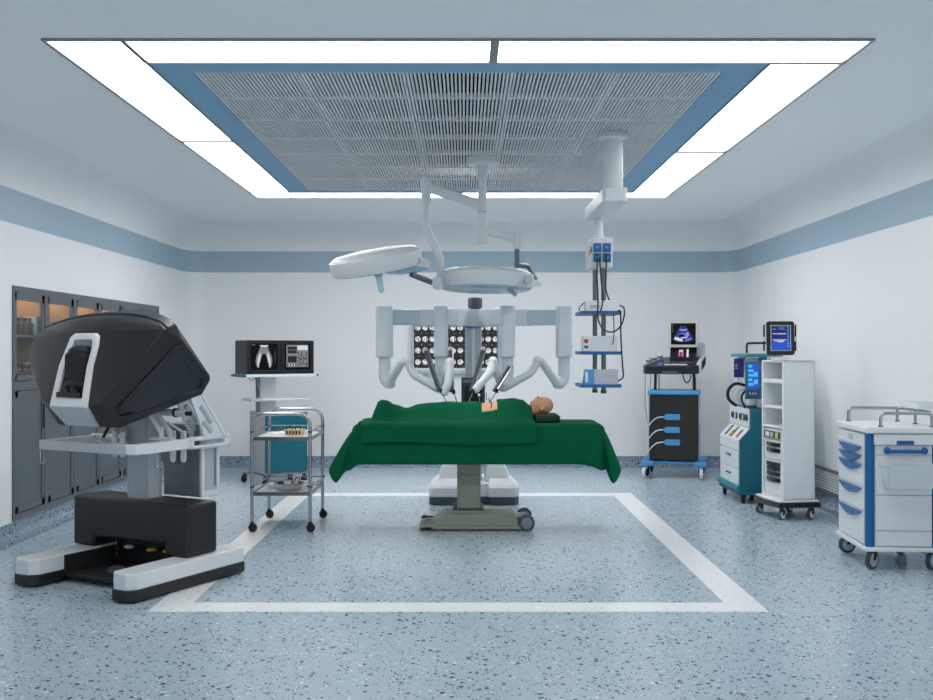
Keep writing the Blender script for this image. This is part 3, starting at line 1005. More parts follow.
mb.tube(fillet([ll(425.5, 201), ll(425, 225), ll(440.5, 259), ll(440.5, 287)], .02, 3), .031, seg=16, m=lamp_m)
mb.build('left_arm', None, sl, bevel=.002)
mb = MB()
boxarm(mb, (0, 0, -.585), ll(516, 238), .028, .034, lamp_m)
j2 = ll(517, 238)
mb.cyl((j2.x, 0, j2.z+.045), (j2.x, 0, j2.z-.09), .036, m=lamp_m, seg=20)
mb.cyl((j2.x, 0, j2.z-.09), (j2.x, 0, j2.z-.30), .02, m=greypost_m, seg=16)
mb.build('right_arm', None, sl, bevel=.002)
def head(c, normal, rad, parent, yokedir, lens=True):
    """domed disc lamp head, axis = normal pointing up"""
    nrm = Vector(normal).normalized()
    hd = MB()
    hd.lathe([(.001, .055), (rad*.5, .05), (rad*.85, .035), (rad*.95, .015), (rad*.97, .005), (rad, 0), (rad*1.005, -.02), (rad*.985, -.085), (rad*.95, -.115), (rad*.93, -.118)], c, nrm, 64, lamp_m)
    h_ = hd.build('lamp_head', None, parent, angle=28)
    f = MB(); f.lathe([(rad*.94, -.117), (rad*.9, -.124), (.001, -.126)], c, nrm, 48, tintglass_m); f.build('glass_cover', None, h_)
    f = MB(); f.lathe([(rad*.93, -.100), (.001, -.100)], c, nrm, 48, palegrey_m)
    a = nrm.cross(Vector((0,1,0))).normalized(); b = a.cross(nrm).normalized()
    for k in range(19):
        if k == 0: q = Vector((0,0,0))
        elif k < 7: q = (a*math.cos(k*PI/3) + b*math.sin(k*PI/3))*rad*.36
        else: q = (a*math.cos(k*PI/6) + b*math.sin(k*PI/6))*rad*.7
        if k == 0: continue
        cc = Vector(c) + q
        f.lathe([(.001, -.102), (.042, -.102), (.04, -.116), (.02, -.118), (.001, -.118)], cc, nrm, 14, scr_white if False else midgrey_m)
    f.build('lens_array', None, h_)
    ld = bpy.data.lights.new('lamp_light', 'SPOT'); ld.energy = 22; ld.spot_size = R(62); ld.spot_blend = .8; ld.shadow_soft_size = .22; ld.color = (1, .98, .95)
    lo = bpy.data.objects.new('lamp_light', ld); COL.objects.link(lo); lo.parent = h_
    aim = Vector((.1 - LX, TY - LY, 1.0 - CZ)); p_ = Vector(c) - nrm*.14
    lo.location = p_; lo.rotation_euler = (aim - p_).to_track_quat('-Z', 'Y').to_euler()
    return h_, a, b
# left head: tilted towards the viewer
cL = ll(375, 256, 8.05)
nL = Vector((-.17, -.17, 1)).normalized()
hL, a, b = head(cL, nL, .37, sl, None)
mb = MB(); p = cL - nL*.118; mb.cyl(p, p - nL*.05, .032, m=palegrey_m); mb.cyl(p - nL*.05, p - nL*.16, .026, .024, m=tintglass_m); mb.ball(p-nL*.16, .024, m=tintglass_m)
mb.build('grip_handle', None, hL)
mb = MB()
e = ll(417, 261, 7.95)
mb.lathe([(.001, -.02), (.03, -.02), (.03, .02), (.001, .02)], e, (.3, -1, 0), 20, palegrey_m)
mb.hull([ll(412, 254, 8.0), ll(430, 260, 8.1), ll(430, 268, 8.1), ll(413, 266, 8.0), ll(412, 254, 8.1), ll(430, 260, 8.15), ll(430, 268, 8.15), ll(413, 266, 8.1)], lamp_m)
mb.hull([ll(386, 274.5, 8.05), ll(417, 267, 8.0), ll(429, 268.5, 8.1), ll(417, 273, 8.1), ll(400, 275, 8.15), ll(386, 273, 8.1), ll(417, 265, 8.1)], tintglass_m)
mb.build('yoke', None, hL, bevel=.003)
mb = MB(); mb.tube([ll(411, 274, 8.1), ll(436, 284, LY)], .024, seg=14, m=darksteel_m)
mb.lathe([(.001, -.05), (.05, -.05), (.055, -.04), (.055, .04), (.05, .05), (.001, .05)], ll(438, 283, LY), (0, 1, 0), 24, lamp_m)
mb.build('swivel_joint', None, hL)
# right head: nearly level
cR = ll(486, 275, 8.35)
nR = Vector((.02, .035, 1)).normalized()
hR, a, b = head(cR, nR, .395, sl, None)
mb = MB()
mb.lathe([(.001, -.02), (.035, -.02), (.035, .02), (.001, .02)], ll(528, 280, 8.05), (.4, -1, 0), 20, palegrey_m)
mb.hull([ll(526, 275, 8.15), ll(541, 283, 8.3), ll(541, 286, 8.3), ll(527, 288, 8.15), ll(526, 275, 8.25), ll(541, 283, 8.4), ll(541, 286, 8.4), ll(527, 288, 8.25)], lamp_m)
mb.tube([ll(516, 265, 8.25), ll(528, 266, 8.4), ll(536, 280, 8.4)], .02, seg=12, m=greypost_m)
mb.cyl(ll(508, 289, 8.3), ll(516, 295, 8.25), .018, m=palegrey_m, seg=12)
mb.build('yoke', None, hR, bevel=.002)

# ================================================================ CEILING PENDANT
PX, PY = 1.076, 7.33
pn = thing('ceiling_pendant', 'white ceiling-mounted supply pendant with swing arm and three blue-edged shelves', 'pendant', (PX, PY, CZ))
def pl_(px, py, D):
    p = pt(px, py, D); return Vector((p[0]-PX, p[1]-PY, p[2]-CZ))
mb = MB(); mb.lathe([(.001, 0), (.10, 0), (.105, -.01), (.105, -.035), (.078, -.045), (.073, -.05), (.073, -.42)], m=lamp_m, seg=40); mb.build('ceiling_column', None, pn)
mb = MB()
mb.prism(rrect(-.085, .095, -.09, 1.03, .03), 'z', -.50, -.40, lamp_m)
mb.build('swing_arm', None, pn, bevel=.008, seg=3)
hx, hyy = 1.09 - PX, 8.2 - PY
mb = MB(); mb.lathe([(.036, -.50), (.034, -.64), (.045, -.645), (.045, -.685), (.001, -.69)], (hx, hyy, 0), m=lamp_m, seg=24); mb.build('drop_tube', None, pn)
bx0, bx1 = 1.012-PX, 1.172-PX
by0, by1 = 8.0-PY, 8.46-PY
mb = MB(); mb.box(bx0, bx1, by0, by1, 2.11-CZ, 2.342-CZ, lamp_m); cb = mb.build('console_box', None, pn, bevel=.006)
for zz in (2.265, 2.185):
    for xx in (1.05, 1.125):
        mb = MB(); w_ = .032
        mb.box(xx-w_-PX, xx+w_-PX, by0-.012, by0-.001, zz-.034-CZ, zz+.034-CZ, blue_m)
        mb.box(xx-w_-PX, xx+w_-PX, by0-.018, by0-.012, zz-.034-CZ, zz-.026-CZ, navy_m)
        mb.box(xx-w_+.02-PX, xx+w_-.02-PX, by0-.016, by0-.012, zz-.01-CZ, zz+.012-CZ, sky_m)
        mb.build('socket', None, cb, bevel=.002)
mb = MB(); mb.box(bx0-.004, bx0, by0+.1, by0+.22, 2.22-CZ, 2.26-CZ, yellow_m); mb.box(bx0-.004, bx0, by0+.03, by0+.09, 2.235-CZ, 2.275-CZ, navy_m); mb.build('side_socket', None, cb)
for xx, yy in ((1.068, 8.28), (1.12, 8.14)):
    mb = MB(); mb.cyl((xx-PX, yy-PY, 2.12-CZ), (xx-PX, yy-PY, 1.115-CZ), .019, m=greypost_m, seg=20); mb.cyl((xx-PX, yy-PY, 1.13-CZ), (xx-PX, yy-PY, 1.105-CZ), .023, m=slate_m, seg=20)
    mb.build('pole', None, pn)
for zz in (1.745, 1.425, 1.165):
    mb = MB(); z = zz - CZ
    x0, x1, ya, yb = .925-PX, 1.232-PX, 7.98-PY, 8.38-PY
    mb.box(x0, x1, ya, yb, z, z+.012, palegrey_m)
    mb.box(x0-.006, x1+.006, ya-.008, ya, z-.008, z+.018, blue_m); mb.box(x0-.006, x1+.006, yb, yb+.008, z-.008, z+.018, blue_m)
    mb.box(x0-.008, x0, ya, yb, z-.008, z+.018, blue_m); mb.box(x1, x1+.008, ya, yb, z-.008, z+.018, blue_m)
    mb.build('shelf', None, pn, bevel=.002)
def unit(name, label, x0, x1, y0, y1, z0, z1, m, extra=None):
    o = thing(name, label, 'medical device', ((x0+x1)/2, (y0+y1)/2, z0))
    w, d = (x1-x0)/2, (y1-y0)/2
    mb = MB(); mb.box(-w, w, -d, d, 0, z1-z0, m); mb.build('casing', None, o, bevel=.006)
    if extra: extra(o, w, d, z1-z0)
    return o
def ex1(o, w, d, h):
    mb = MB(); mb.box(-w*.7, -w*.1, -d-.003, -d, h*.3, h*.6, palegrey_m); mb.build('control_panel', None, o)
def ex2(o, w, d, h):
    mb = MB(); mb.box(-w+.005, -w+.05, -d-.006, -d, .01, h-.008, white_m); mb.build('front_panel', None, o)
    mb = MB(); mb.box(-w+.012, -w+.043, -d-.009, -d-.006, h*.55, h*.8, red_m); mb.box(-w+.012, -w+.043, -d-.009, -d-.006, h*.22, h*.4, blue_m); mb.build('indicator', None, o)
def ex3(o, w, d, h):
    mb = MB(); mb.hull([(-w-.02, -d-.01, 0), (-w+.07, -d-.01, 0), (-w+.07, -d-.01, h), (-w, -d-.01, h), (-w-.02, d*.2, 0), (-w+.07, d*.2, 0), (-w+.07, d*.2, h), (-w, d*.2, h)], sky_m); mb.build('front_panel', None, o, bevel=.004)
    mb = MB(); mb.box(-w+.0, -w+.02, -d-.013, -d-.01, .02, h-.02, white_m); mb.build('label_strip', None, o)
unit('medical_device', 'slim white device on the top shelf of the ceiling pendant', .955, 1.215, 8.0, 8.10, 1.758, 1.845, white_m, ex1)
unit('medical_device', 'white device with red and blue panel on the middle pendant shelf', .935, 1.215, 8.0, 8.105, 1.438, 1.565, whitep_m, ex2)
unit('medical_device', 'grey device with pale blue front on the bottom pendant shelf', .955, 1.215, 8.0, 8.10, 1.178, 1.30, palegrey_m, ex3)
def cable(label, pts, r=.006, m=cable_m, name='cable'):
    mb = MB(); mb.tube(spline(pts, 8), r, seg=8, m=m)
    o = mb.build(name, None, angle=80); tag(o, label, 'cable'); return o
cable('black cable from the left blue socket looping below the top pendant shelf', [pt(597.5, 254, 7.97), pt(597, 275, 7.95), pt(598, 300, 7.94), pt(598, 318, 7.93), pt(603, 329, 7.92), pt(612, 332, 7.92), pt(620, 327, 7.92), pt(624, 317, 7.95), pt(624, 308, 8.0), pt(620, 305.5, 8.04)])
cable('black cable from the right blue socket down to the top pendant shelf', [pt(606.5, 254, 7.97), pt(606, 275, 7.96), pt(606, 290, 7.97), pt(609, 300, 8.02)])
cable('second black cable hanging down from the left blue socket behind the first', [pt(599.5, 258, 7.955), pt(601.5, 282, 7.92), pt(603, 298, 7.90), pt(602, 306, 7.90), pt(600.5, 311, 7.91)])
cable('black cable running down the right side of the pendant shelves to the bottom shelf', [pt(618.5, 310, 7.97), pt(620.5, 314, 7.95), pt(621, 340, 7.95), pt(622.5, 365, 7.95), pt(623, 377, 7.97), pt(618, 381, 8.04)])
cable('short black cable hanging under the top pendant shelf', [pt(613.5, 314, 7.97), pt(614, 328, 7.96), pt(613.5, 340, 7.96), pt(612, 345, 7.96)], .004)
cable('short black lead at the left end of the top pendant shelf', [pt(584, 303, 8.02), pt(580, 307, 7.99), pt(579, 311, 7.99)], .005)

# ================================================================ SURGEON CONSOLE
CO = Vector((-2.15, 6.46, 0))
ANG = -28.6
sc = thing('surgeon_console', 'large black and white surgeon console with hooded viewer on the left of the room', 'surgical console', CO, ANG)
# local: x = right along the front, y = to the back
def foot(x0, x1, parent):
    c = .045
    y0_, y1_ = -.50, .48
    P = [(x0, y0_+c), (x0+c, y0_), (x1-c, y0_), (x1, y0_+c), (x1, y1_-c*.6), (x1-c*.6, y1_), (x0+c*.6, y1_), (x0, y1_-c*.6)]
    mb = MB(); mb.prism(P, 'z', .075, .168, white_m)
    o = mb.build('foot', None, parent, bevel=.005)
    g = .006
    P2 = [(x + (g if x > (x0+x1)/2 else -g), y + (g if y > 0 else -g)) for x, y in P]
    mb = MB(); mb.prism(P2, 'z', .012, .075, black_m); mb.box(x0+.03, x1-.03, y0_+.05, y1_-.05, 0, .012, blackmat_m)
    mb.build('foot_skirt', None, o, bevel=.006)
foot(-.47, -.27, sc); foot(.375, .56, sc)
mb = MB()
# bridge box with pedal recess cut in the front underside
Z0, Z1 = .168, .495
mb.prism([(-.508, Z0), (-.31, Z0), (-.31, .235), (.31, .235), (.31, Z0), (.507, Z0), (.507, Z1), (-.508, Z1)], 'y', 0, .27, black_m)
mb.box(-.27, .375, .145, .26, .03, .30, black_m)
b_ = mb.build('base_housing', None, sc, bevel=.02, seg=3)
mb = MB(); mb.box(-.27, .375, -.27, .14, .03, .055, blackmat_m); mb.box(-.275, -.255, -.27, .14, .03, .165, blackmat_m); mb.box(.365, .38, -.22, .14, .03, .15, blackmat_m)
ft = mb.build('pedal_tray', None, sc, bevel=.004)
mb = MB()
mb.lathe([(.055, .055), (.05, .075), (.03, .085), (.001, .087)], (-.02, -.08, 0), m=slate_m, seg=20); mb.build('pedal', None, ft)
for x, m_ in ((.12, yellow_m), (.26, yellow_m), (-.08, palegrey_m)):
    mb = MB(); mb.ball((x, .085, .175), (.038, .03, .014), m=m_, seg=16); mb.box(x-.012, x+.012, .09, .145, .155, .175, blackmat_m); mb.build('pedal', None, ft)
mb = MB(); mb.box(.2, .36, -.1, .03, .055, .10, blackmat_m); mb.box(.2, .36, -.105, -.1, .06, .075, navy_m); mb.build('pedal', None, ft, bevel=.006)
colg_m = mat('console column grey', (156, 164, 170), .35, .2)
mb = MB(); mb.box(-.07, .09, .06, .20, .49, 1.12, colg_m); mb.box(.09, .094, .08, .18, .5, 1.1, palegrey_m)
mb.build('column', None, sc, bevel=.006)
mb = MB()
mb.box(-.05, .268, .36, .53, .485, .96, midgrey_m); mb.box(.268, .288, .36, .53, .485, .96, white_m)
mb.box(.288, .292, .39, .50, .53, .80, palegrey_m); mb.box(.292, .295, .47, .49, .55, .80, midgrey_m)
mb.box(-.04, .09, .2, .36, .7, .9, midgrey_m)
mb.build('electronics_box', None, sc, bevel=.004)
# armrest frame
za, zb = .826, .888
mb = MB()
mb.box(-.43, .33, -.33, -.275, za, zb, palegrey_m)
mb.hull([(.33, -.33, za), (.395, -.30, za), (.395, -.24, za), (.33, -.275, za), (.33, -.33, zb), (.395, -.30, zb), (.395, -.24, zb), (.33, -.275, zb)], white_m)
mb.build('armrest_bar', None, sc, bevel=.008)
mb = MB()
mb.hull([(.345, -.25, z) for z in (za, zb)] + [(.395, -.25, z) for z in (za, zb)] + [(.32, .16, z) for z in (za, zb)] + [(.37, .16, z) for z in (za, zb)], white_m)
mb.hull([(.32, .15, z) for z in (za, zb)] + [(.37, .15, z) for z in (za, zb)] + [(.345, .2, z) for z in (za-.01, zb)] + [(.29, .2, z) for z in (za-.01, zb)], white_m)
# slotted rear loop
mb.box(.29, .345, .2, .575, zb-.022, zb+.002, white_m); mb.box(.29, .345, .2, .575, za-.012, za+.010, white_m)
mb.box(.29, .345, .2, .235, za-.012, zb, white_m); mb.box(.29, .345, .52, .575, za-.012, zb, white_m)
mb.box(.30, .33, .36, .44, za+.01, za+.022, palegrey_m)
mb.build('side_rail', None, sc, bevel=.006)
mb = MB()
mb.box(-.43, -.385, -.275, .10, za+.012, zb, white_m)
mb.box(-.43, .29, .08, .12, zb-.014, zb+.01, white_m); mb.box(-.43, .29, .08, .12, za-.006, za+.016, white_m); mb.box(-.43, -.385, .08, .12, za, zb, white_m); mb.box(-.12, -.06, .08, .12, za, zb, white_m)
mb.build('rear_rail', None, sc, bevel=.006)
# slanted support plates behind
for x in (.20, .33):
    mb = MB()
    mb.prism([(.20, 1.14), (.27, 1.19), (.50, .89), (.44, .87), (.34, .87)], 'x', x, x+.018, white_m)
    mb.prism([(.255, 1.20), (.28, 1.19), (.53, .885), (.50, .88)], 'x', x-.01, x+.028, white_m)
    for k in range(2):
        a = Vector((0, .28 + k*.02, 1.09 - k*.10)); b = Vector((0, .38 + k*.0, .98 - k*.06))
        mb.tube([(x+.02, a.y, a.z), (x+.02, b.y, b.z)], .016, seg=10, m=palegrey_m)
    mb.build('support_plate', None, sc, bevel=.003)
mb = MB()
mb.tube([(.08, .10, 1.06), (.36, .14, 1.05)], .022, seg=14, m=palegrey_m); mb.tube([(.27, .13, 1.054), (.40, .145, 1.05)], .014, seg=12, m=blackmat_m)
mb.tube([(.27, .135, 1.054), (.29, .137, 1.054)], .03, seg=14, m=blackmat_m)
mb.build('lift_linkage', None, sc)
mb = MB()
mb.tube([(.16, .08, 1.06), (.24, .12, .93), (.26, .12, .82)], .018, seg=10, m=palegrey_m)
mb.build('lift_link', None, sc); mb = MB()
mb.tube([(.12, .07, 1.05), (.19, .10, .92), (.20, .10, .84)], .016, seg=10, m=white_m)
mb.build('lift_link', None, sc); mb = MB()
mb.tube([(-.10, .08, 1.05), (-.10, .06, .86)], .016, seg=10, m=palegrey_m)
mb.build('lift_link', None, sc); mb = MB()
mb.tube([(-.14, .0, 1.0), (-.17, -.05, .89)], .010, seg=8, m=blackmat_m)
mb.build('hose', None, sc)
for px_, dy in ((.19, .20), (.262, .22), (-.14, .02), (-.07, .02)):
    mb = MB()
    mb.prism(rrect(px_-.021, px_+.021, dy-.012, dy+.012, .01), 'z', .745 if px_ > 0 else .78, .93, whitep_m)
    mb.ball((px_, dy, .745 if px_ > 0 else .78), (.021, .012, .02), m=whitep_m, seg=12)
    mb.tube([(px_, dy, .92), (px_*.8, .13, .99)], .009, seg=8, m=palegrey_m)
    mb.build('hand_controller', None, sc)
for hx_, hy_ in ((-.452, -.30), (.375, -.12)):
    mb = MB()
    pts = [(hx_, hy_, .83), (hx_, hy_, .755)] + [(hx_ + .022 - .022*math.cos(R(a)), hy_, .755 - .022*math.sin(R(a))) for a in range(20, 181, 20)] + [(hx_+.044, hy_, .775)]
    mb.tube(pts, .0035, seg=6, m=steel_m); mb.build('cable_hook', None, sc)
# viewer hood
def fy(z): return -.44 + (z - 1.135) * (.23/.449)
top = [(-.54, 1.584), (-.47, 1.615), (-.32, 1.65), (-.16, 1.668), (0, 1.672), (.16, 1.668), (.32, 1.65), (.47, 1.612), (.54, 1.575)]
mb = MB()
pts = []
pts += [(-.26, -.44, 1.135), (.26, -.44, 1.135)]
pts += [(x, fy(z), z) for x, z in top]
pts += [(-.625, -.24, 1.44), (-.60, -.235, 1.53), (-.585, -.27, 1.36)]
pts += [(-.15, -.325, 1.565), (.15, -.325, 1.565), (-.17, -.452, 1.12), (.17, -.452, 1.12), (-.14, -.275, 1.63), (.14, -.275, 1.63)]
pts += [(x*.97, fy(z)+.10 + .06*(1-abs(x)/.54), z+.035) for x, z in top]
pts += [(-.57, -.05, 1.45), (.555, -.10, 1.52)]
pts += [(-.21, -.36, .99), (.21, -.36, .99), (.255, -.29, .985), (-.255, -.29, .985)]
pts += [(.42, .30, 1.285), (-.42, .30, 1.285), (.40, .315, 1.25), (-.40, .315, 1.25), (.36, .29, 1.165), (-.36, .29, 1.165)]
mb.hull(pts, black_m)
hd = mb.build('viewer_hood', None, sc, bevel=.010, seg=3, angle=16)
# rim seam above the front face
mb = MB()
mb.tube([(x*1.004, fy(z) + .02, z+.012) for x, z in top], .006, seg=8, m=slate_m)
mb.build('rim_seam', None, hd, angle=80)
# side panel on the right flank (follows the hull plane)
from mathutils.bvhtree import BVHTree
def flank_panel(poly, m, lift, name):
    """thin panel following the right flank; poly in (y, z)"""
    tb = bmesh.new(); tb.from_mesh(hd.data); bv = BVHTree.FromBMesh(tb)
    c = (sum(p[0] for p in poly)/len(poly), sum(p[1] for p in poly)/len(poly))
    pb = MB(); i_ = pb.mi(m)
    def P(q):
        hit = bv.ray_cast(Vector((2, q[0], q[1])), Vector((-1, 0, 0)))
        return pb.v((hit[0].x + lift, q[0], q[1]))
    NN = 6
    n_ = len(poly)
    ring = []
    dense = []
    for a in range(n_):
        p, q = poly[a], poly[(a+1) % n_]
        for j in range(6): dense.append((p[0] + (q[0]-p[0])*j/6, p[1] + (q[1]-p[1])*j/6))
    rings = [[P((c[0] + (d[0]-c[0])*k/NN, c[1] + (d[1]-c[1])*k/NN)) for d in dense] for k in range(1, NN+1)]
    pb.loft(rings, m, cap=False); pb._f(rings[0], i_)
    o = pb.build(name, None, hd)
    sd = o.modifiers.new('t', 'SOLIDIFY'); sd.thickness = .008; sd.offset = 0
    tb.free()
    return o
flank_panel([(-.36, 1.10), (-.13, 1.47), (-.09, 1.48), (-.03, 1.42), (.23, 1.27), (.25, 1.20), (-.20, 1.065), (-.33, 1.06)], navyblk_m, .006, 'side_panel')
# white viewer frame
def vrow(z):
    t = (z - 1.11) / (1.55 - 1.11)
    return -.475 + .125*t
Wt = .030
outer = [(-.158, 1.11), (-.158, 1.36), (-.115, 1.53), (-.085, 1.555), (.095, 1.555), (.125, 1.535), (.135, 1.48), (.128, 1.36), (.158, 1.11)]
inner = [(-.115, 1.175), (-.108, 1.355), (-.07, 1.505), (-.055, 1.515), (.07, 1.515), (.085, 1.505), (.092, 1.46), (.085, 1.355), (.105, 1.165)]
mb = MB(); i = mb.mi(white_m)
O = [mb.v((x, vrow(z), z)) for x, z in outer]; I = [mb.v((x, vrow(z), z)) for x, z in inner]
O2 = [mb.v((x*.98, vrow(z) + .05, z)) for x, z in outer]; I2 = [mb.v((x, vrow(z) + .055, z)) for x, z in inner]
nn_ = len(O)
for k in range(nn_):
    k2 = (k+1) % nn_
    mb._f([O[k], O[k2], I[k2], I[k]], i)
    mb._f([O2[k], O2[k2], O[k2], O[k]], i)
    mb._f([I[k], I[k2], I2[k2], I2[k]], i)
mb.build('viewer_frame', None, hd, bevel=.008, seg=3, angle=30)
mb = MB()
mb.hull([(-.158, -.475, 1.11), (.158, -.475, 1.11), (-.158, -.44, 1.112), (.158, -.44, 1.112), (-.125, -.375, .992), (.15, -.375, .992), (-.12, -.35, .99), (.15, -.35, .99)], palegrey_m)
mb.build('chin_guard', None, hd, bevel=.004)
mb = MB()
mb.prism(rrect(-.085, .075, 1.24, 1.44, .03), 'y', -.425, -.30, blackmat_m)
mb.ball((-.005, -.38, 1.44), (.08, .05, .04), m=blackmat_m); mb.ball((-.005, -.41, 1.24), (.085, .04, .035), m=blackmat_m)
mb.build('headrest', None, hd, bevel=.012, seg=3)
mb = MB()
mb.box(-.105, .10, -.465, -.34, 1.168, 1.20, blackgl_m)
for x in (-.035, .035):
    mb.lathe([(.001, -.01), (.02, -.01), (.028, 0), (.028, .06), (.001, .06)], (x, -.455, 1.205), (0, 1, .25), 18, blackgl_m)
mb.build('eyepiece', None, hd)
mb = MB(); mb.box(-.07, .08, -.362, -.33, 1.475, 1.515, midgrey_m); mb.build('viewer_screen', None, hd)

# ================================================================ MONITOR CART (back left)
mc = thing('monitor_cart', 'grey and teal cart with two black display boxes against the back wall, left side', 'cart', (-2.06, 11.2, 0), 33)
mb = MB(); mb.box(-.25, .25, -.21, .22, .115, .78, palegrey_m); mb.box(-.26, .26, -.23, .23, .095, .115, midgrey_m)
mb.build('cabinet', None, mc, bevel=.004)
mb = MB(); mb.box(-.245, .245, -.228, -.21, .125, .745, teal_m); mb.box(-.245, .245, -.232, -.21, .75, .775, teall_m); mb.build('cabinet_door', None, mc, bevel=.004)
mb = MB(); mb.box(-.26, -.22, -.02, .02, .78, 1.165, midgrey_m); mb.box(-.20, -.02, .03, .05, .78, 1.165, whitep_m); mb.build('post', None, mc, bevel=.003)
mb = MB(); mb.box(-.36, .33, -.10, .16, .90, .925, whitep_m); mb.box(-.37, -.23, -.12, -.10, .895, .93, palegrey_m); mb.build('middle_shelf', None, mc, bevel=.003)
mb = MB(); mb.box(-.44, .38, -.17, .25, 1.162, 1.192, white_m); mb.box(-.445, -.44, -.16, .25, 1.160, 1.194, teall_m); mb.box(.38, .40, -.18, -.12, 1.168, 1.186, slate_m); mb.box(-.47, -.44, -.18, .22, 1.165, 1.185, teal_m)
mb.build('top_shelf', None, mc, bevel=.003)
mb = MB(); mb.box(-.35, -.25, .13, .18, .092, .112, midgrey_m); mb.build('outrigger', None, mc, bevel=.003)
for x, y in ((-.23, -.19), (.22, -.19), (.22, .19), (-.34, .155)):
    caster(mc, x, y, .04, 35, hub=blackmat_m, fork=slate_m, w=.034, top=.097)
for a in (0, 1):
    dz_ = a*.03
    mb = MB(); mb.tube(spline([(-.38, -.05, 1.162), (-.34, -.06, 1.12), (-.30, -.05, 1.15), (-.28, -.04, 1.12), (-.26+dz_, -.04, 1.0), (-.25, -.04, .93)], 6), .005, seg=6, m=wcable_m if a else cable_m); mb.build('wiring', None, mc)
def display(label, lx, content):
    M = Matrix.Translation((-2.06, 11.2, 0)) @ Matrix.Rotation(R(33), 4, 'Z')
    p = M @ Vector((lx, .03, 1.193))
    o = thing('display_monitor', label, 'monitor', p, 33)
    mb = MB(); w = .193; h = .368
    mb.box(-w, w, -.17, .19, 0, h, black_m)
    mb.build('casing', None, o, bevel=.004)
    mb = MB()
    for (p_, q_, r_, s_) in ((-w, w, 0, .045), (-w, w, h-.035, h), (-w, -w+.04, .045, h-.035), (w-.04, w, .045, h-.035)):
        mb.box(p_, q_, -.18, -.17, r_, s_, navyblk_m)
    mb.build('bezel', None, o, bevel=.002)
    mb = MB(); content(mb); mb.build('screen', None, o, smooth=False)
    return o
def xray(mb):
    mb.box(-.153, .153, -.172, -.1705, .045, .333, scr_black)
    y = -.1735
    def pair(poly, m, yy):
        for s in (-1, 1):
            mb.quad([(s*a - .0, yy, b) for a, b in poly], m)
    pair([(0, .30), (.02, .31), (.045, .29), (.06, .25), (.085, .2), (.095, .15), (.09, .10), (.075, .07), (.06, .07), (.055, .1), (.04, .14), (.03, .19), (.012, .22), (0, .22)], scr_grey, y)
    pair([(.035, .24), (.05, .22), (.07, .17), (.075, .12), (.068, .075), (.062, .075), (.055, .13), (.042, .17)], scr_white, y - .0006)
    mb.quad([(-.055, y-.0004, .315), (.055, y-.0004, .315), (.03, y-.0004, .295), (-.03, y-.0004, .295)], scr_white)
    mb.quad([(-.14, y, .322), (-.10, y, .322), (-.10, y, .315), (-.14, y, .315)], scr_grey)
    mb.quad([(.125, y, .25), (.128, y, .25), (.128, y, .12), (.125, y, .12)], scr_grey)
def data(mb):
    mb.box(-.153, .153, -.172, -.1705, .045, .333, scr_black)
    y = -.1735
    def rc(a, b, c, d, m): mb.quad([(a, y, c), (b, y, c), (b, y, d), (a, y, d)], m)
    rc(-.13, .13, .075, .32, scr_grey)
    y = -.1740
    for k, z in enumerate((.265, .225, .125)):
        rc(-.115, -.01, z, z + (.035 if k < 2 else .07), scr_brown)
    rc(0, .12, .262, .312, scr_white)
    rr = random.Random(3)
    for a in range(8):
        for b in range(10):
            if rr.random() < .5: rc(.002 + a*.015, .014 + a*.015, .085 + b*.016, .098 + b*.016, scr_black)
    for a in range(7):
        rc(-.12+a*.016, -.111+a*.016, .085, .11, scr_white if a % 2 else scr_black)
display('black display showing a white bone x-ray, left one of the pair on the cart', -.227, xray)
display('black display showing charts and text panels, right one of the pair on the cart', .163, data)

# ================================================================ INSTRUMENT TROLLEY
itx, ity = -1.462, 8.43
it = thing('instrument_trolley', 'chrome tube instrument trolley with two shelves, left of the operating table', 'trolley', (itx, ity, 0), 0)
it.scale = (.955, 1, 1)
def hoop(y, xo):
    mb = MB()
    mb.tube(fillet([(-.245+xo, y, .085), (-.245+xo, y, .945), (.24+xo, y, .945), (.24+xo, y, .085)], .11, 7), .0145, seg=14, m=steel_m)
    for x in (-.245, .24):
        for z in (.80, .36): mb.lathe([(.0165, -.008), (.018, 0), (.0165, .008)], (x+xo, y, z), m=slate_m, seg=12)
    mb.build('leg_hoop', None, it, angle=60)
hoop(-.36, 0); hoop(.32, .005)
for z in (.735, .295):
    mb = MB()
    mb.box(-.235, .245, -.355, .325, z, z+.012, steel_m)
    mb.box(-.24, .245, -.365, -.355, z-.004, z+.026, darksteel_m); mb.box(-.235, .25, .325, .333, z-.004, z+.026, darksteel_m)
    mb.box(-.245, -.235, -.355, .325, z-.004, z+.026, darksteel_m); mb.box(.243, .252, -.355, .325, z-.004, z+.026, darksteel_m)
    mb.box(-.233, .243, -.353, .323, z+.012, z+.015, white_m)
    mb.build('shelf', None, it, bevel=.0015)
    mb = MB()
    for xa, xb in ((-.245, -.24), (.24, .245)):
        mb.tube([(xa, -.36, z+.065), (xb, .32, z+.065)], .005, seg=8, m=darksteel_m)
    mb.tube([(-.24, .32, z+.065), (.245, .32, z+.065)], .005, seg=8, m=darksteel_m)
    mb.build('guard_rail', None, it)
for x, y in ((-.245, -.36), (.24, -.36), (-.24, .32), (.245, .32)):
    mb = MB()
    mb.lathe([(.001, -.016), (.028, -.016), (.036, -.010), (.036, .010), (.028, .016), (.001, .016)], (x+.006, y, .036), (.3, 1, 0), 22, blackmat_m)
    mb.cyl((x, y, .04), (x, y, .095), .010, m=darksteel_m, seg=10); mb.ball((x, y, .075), (.018, .018, .012), m=blackmat_m, seg=10)
    mb.build('caster', None, it)
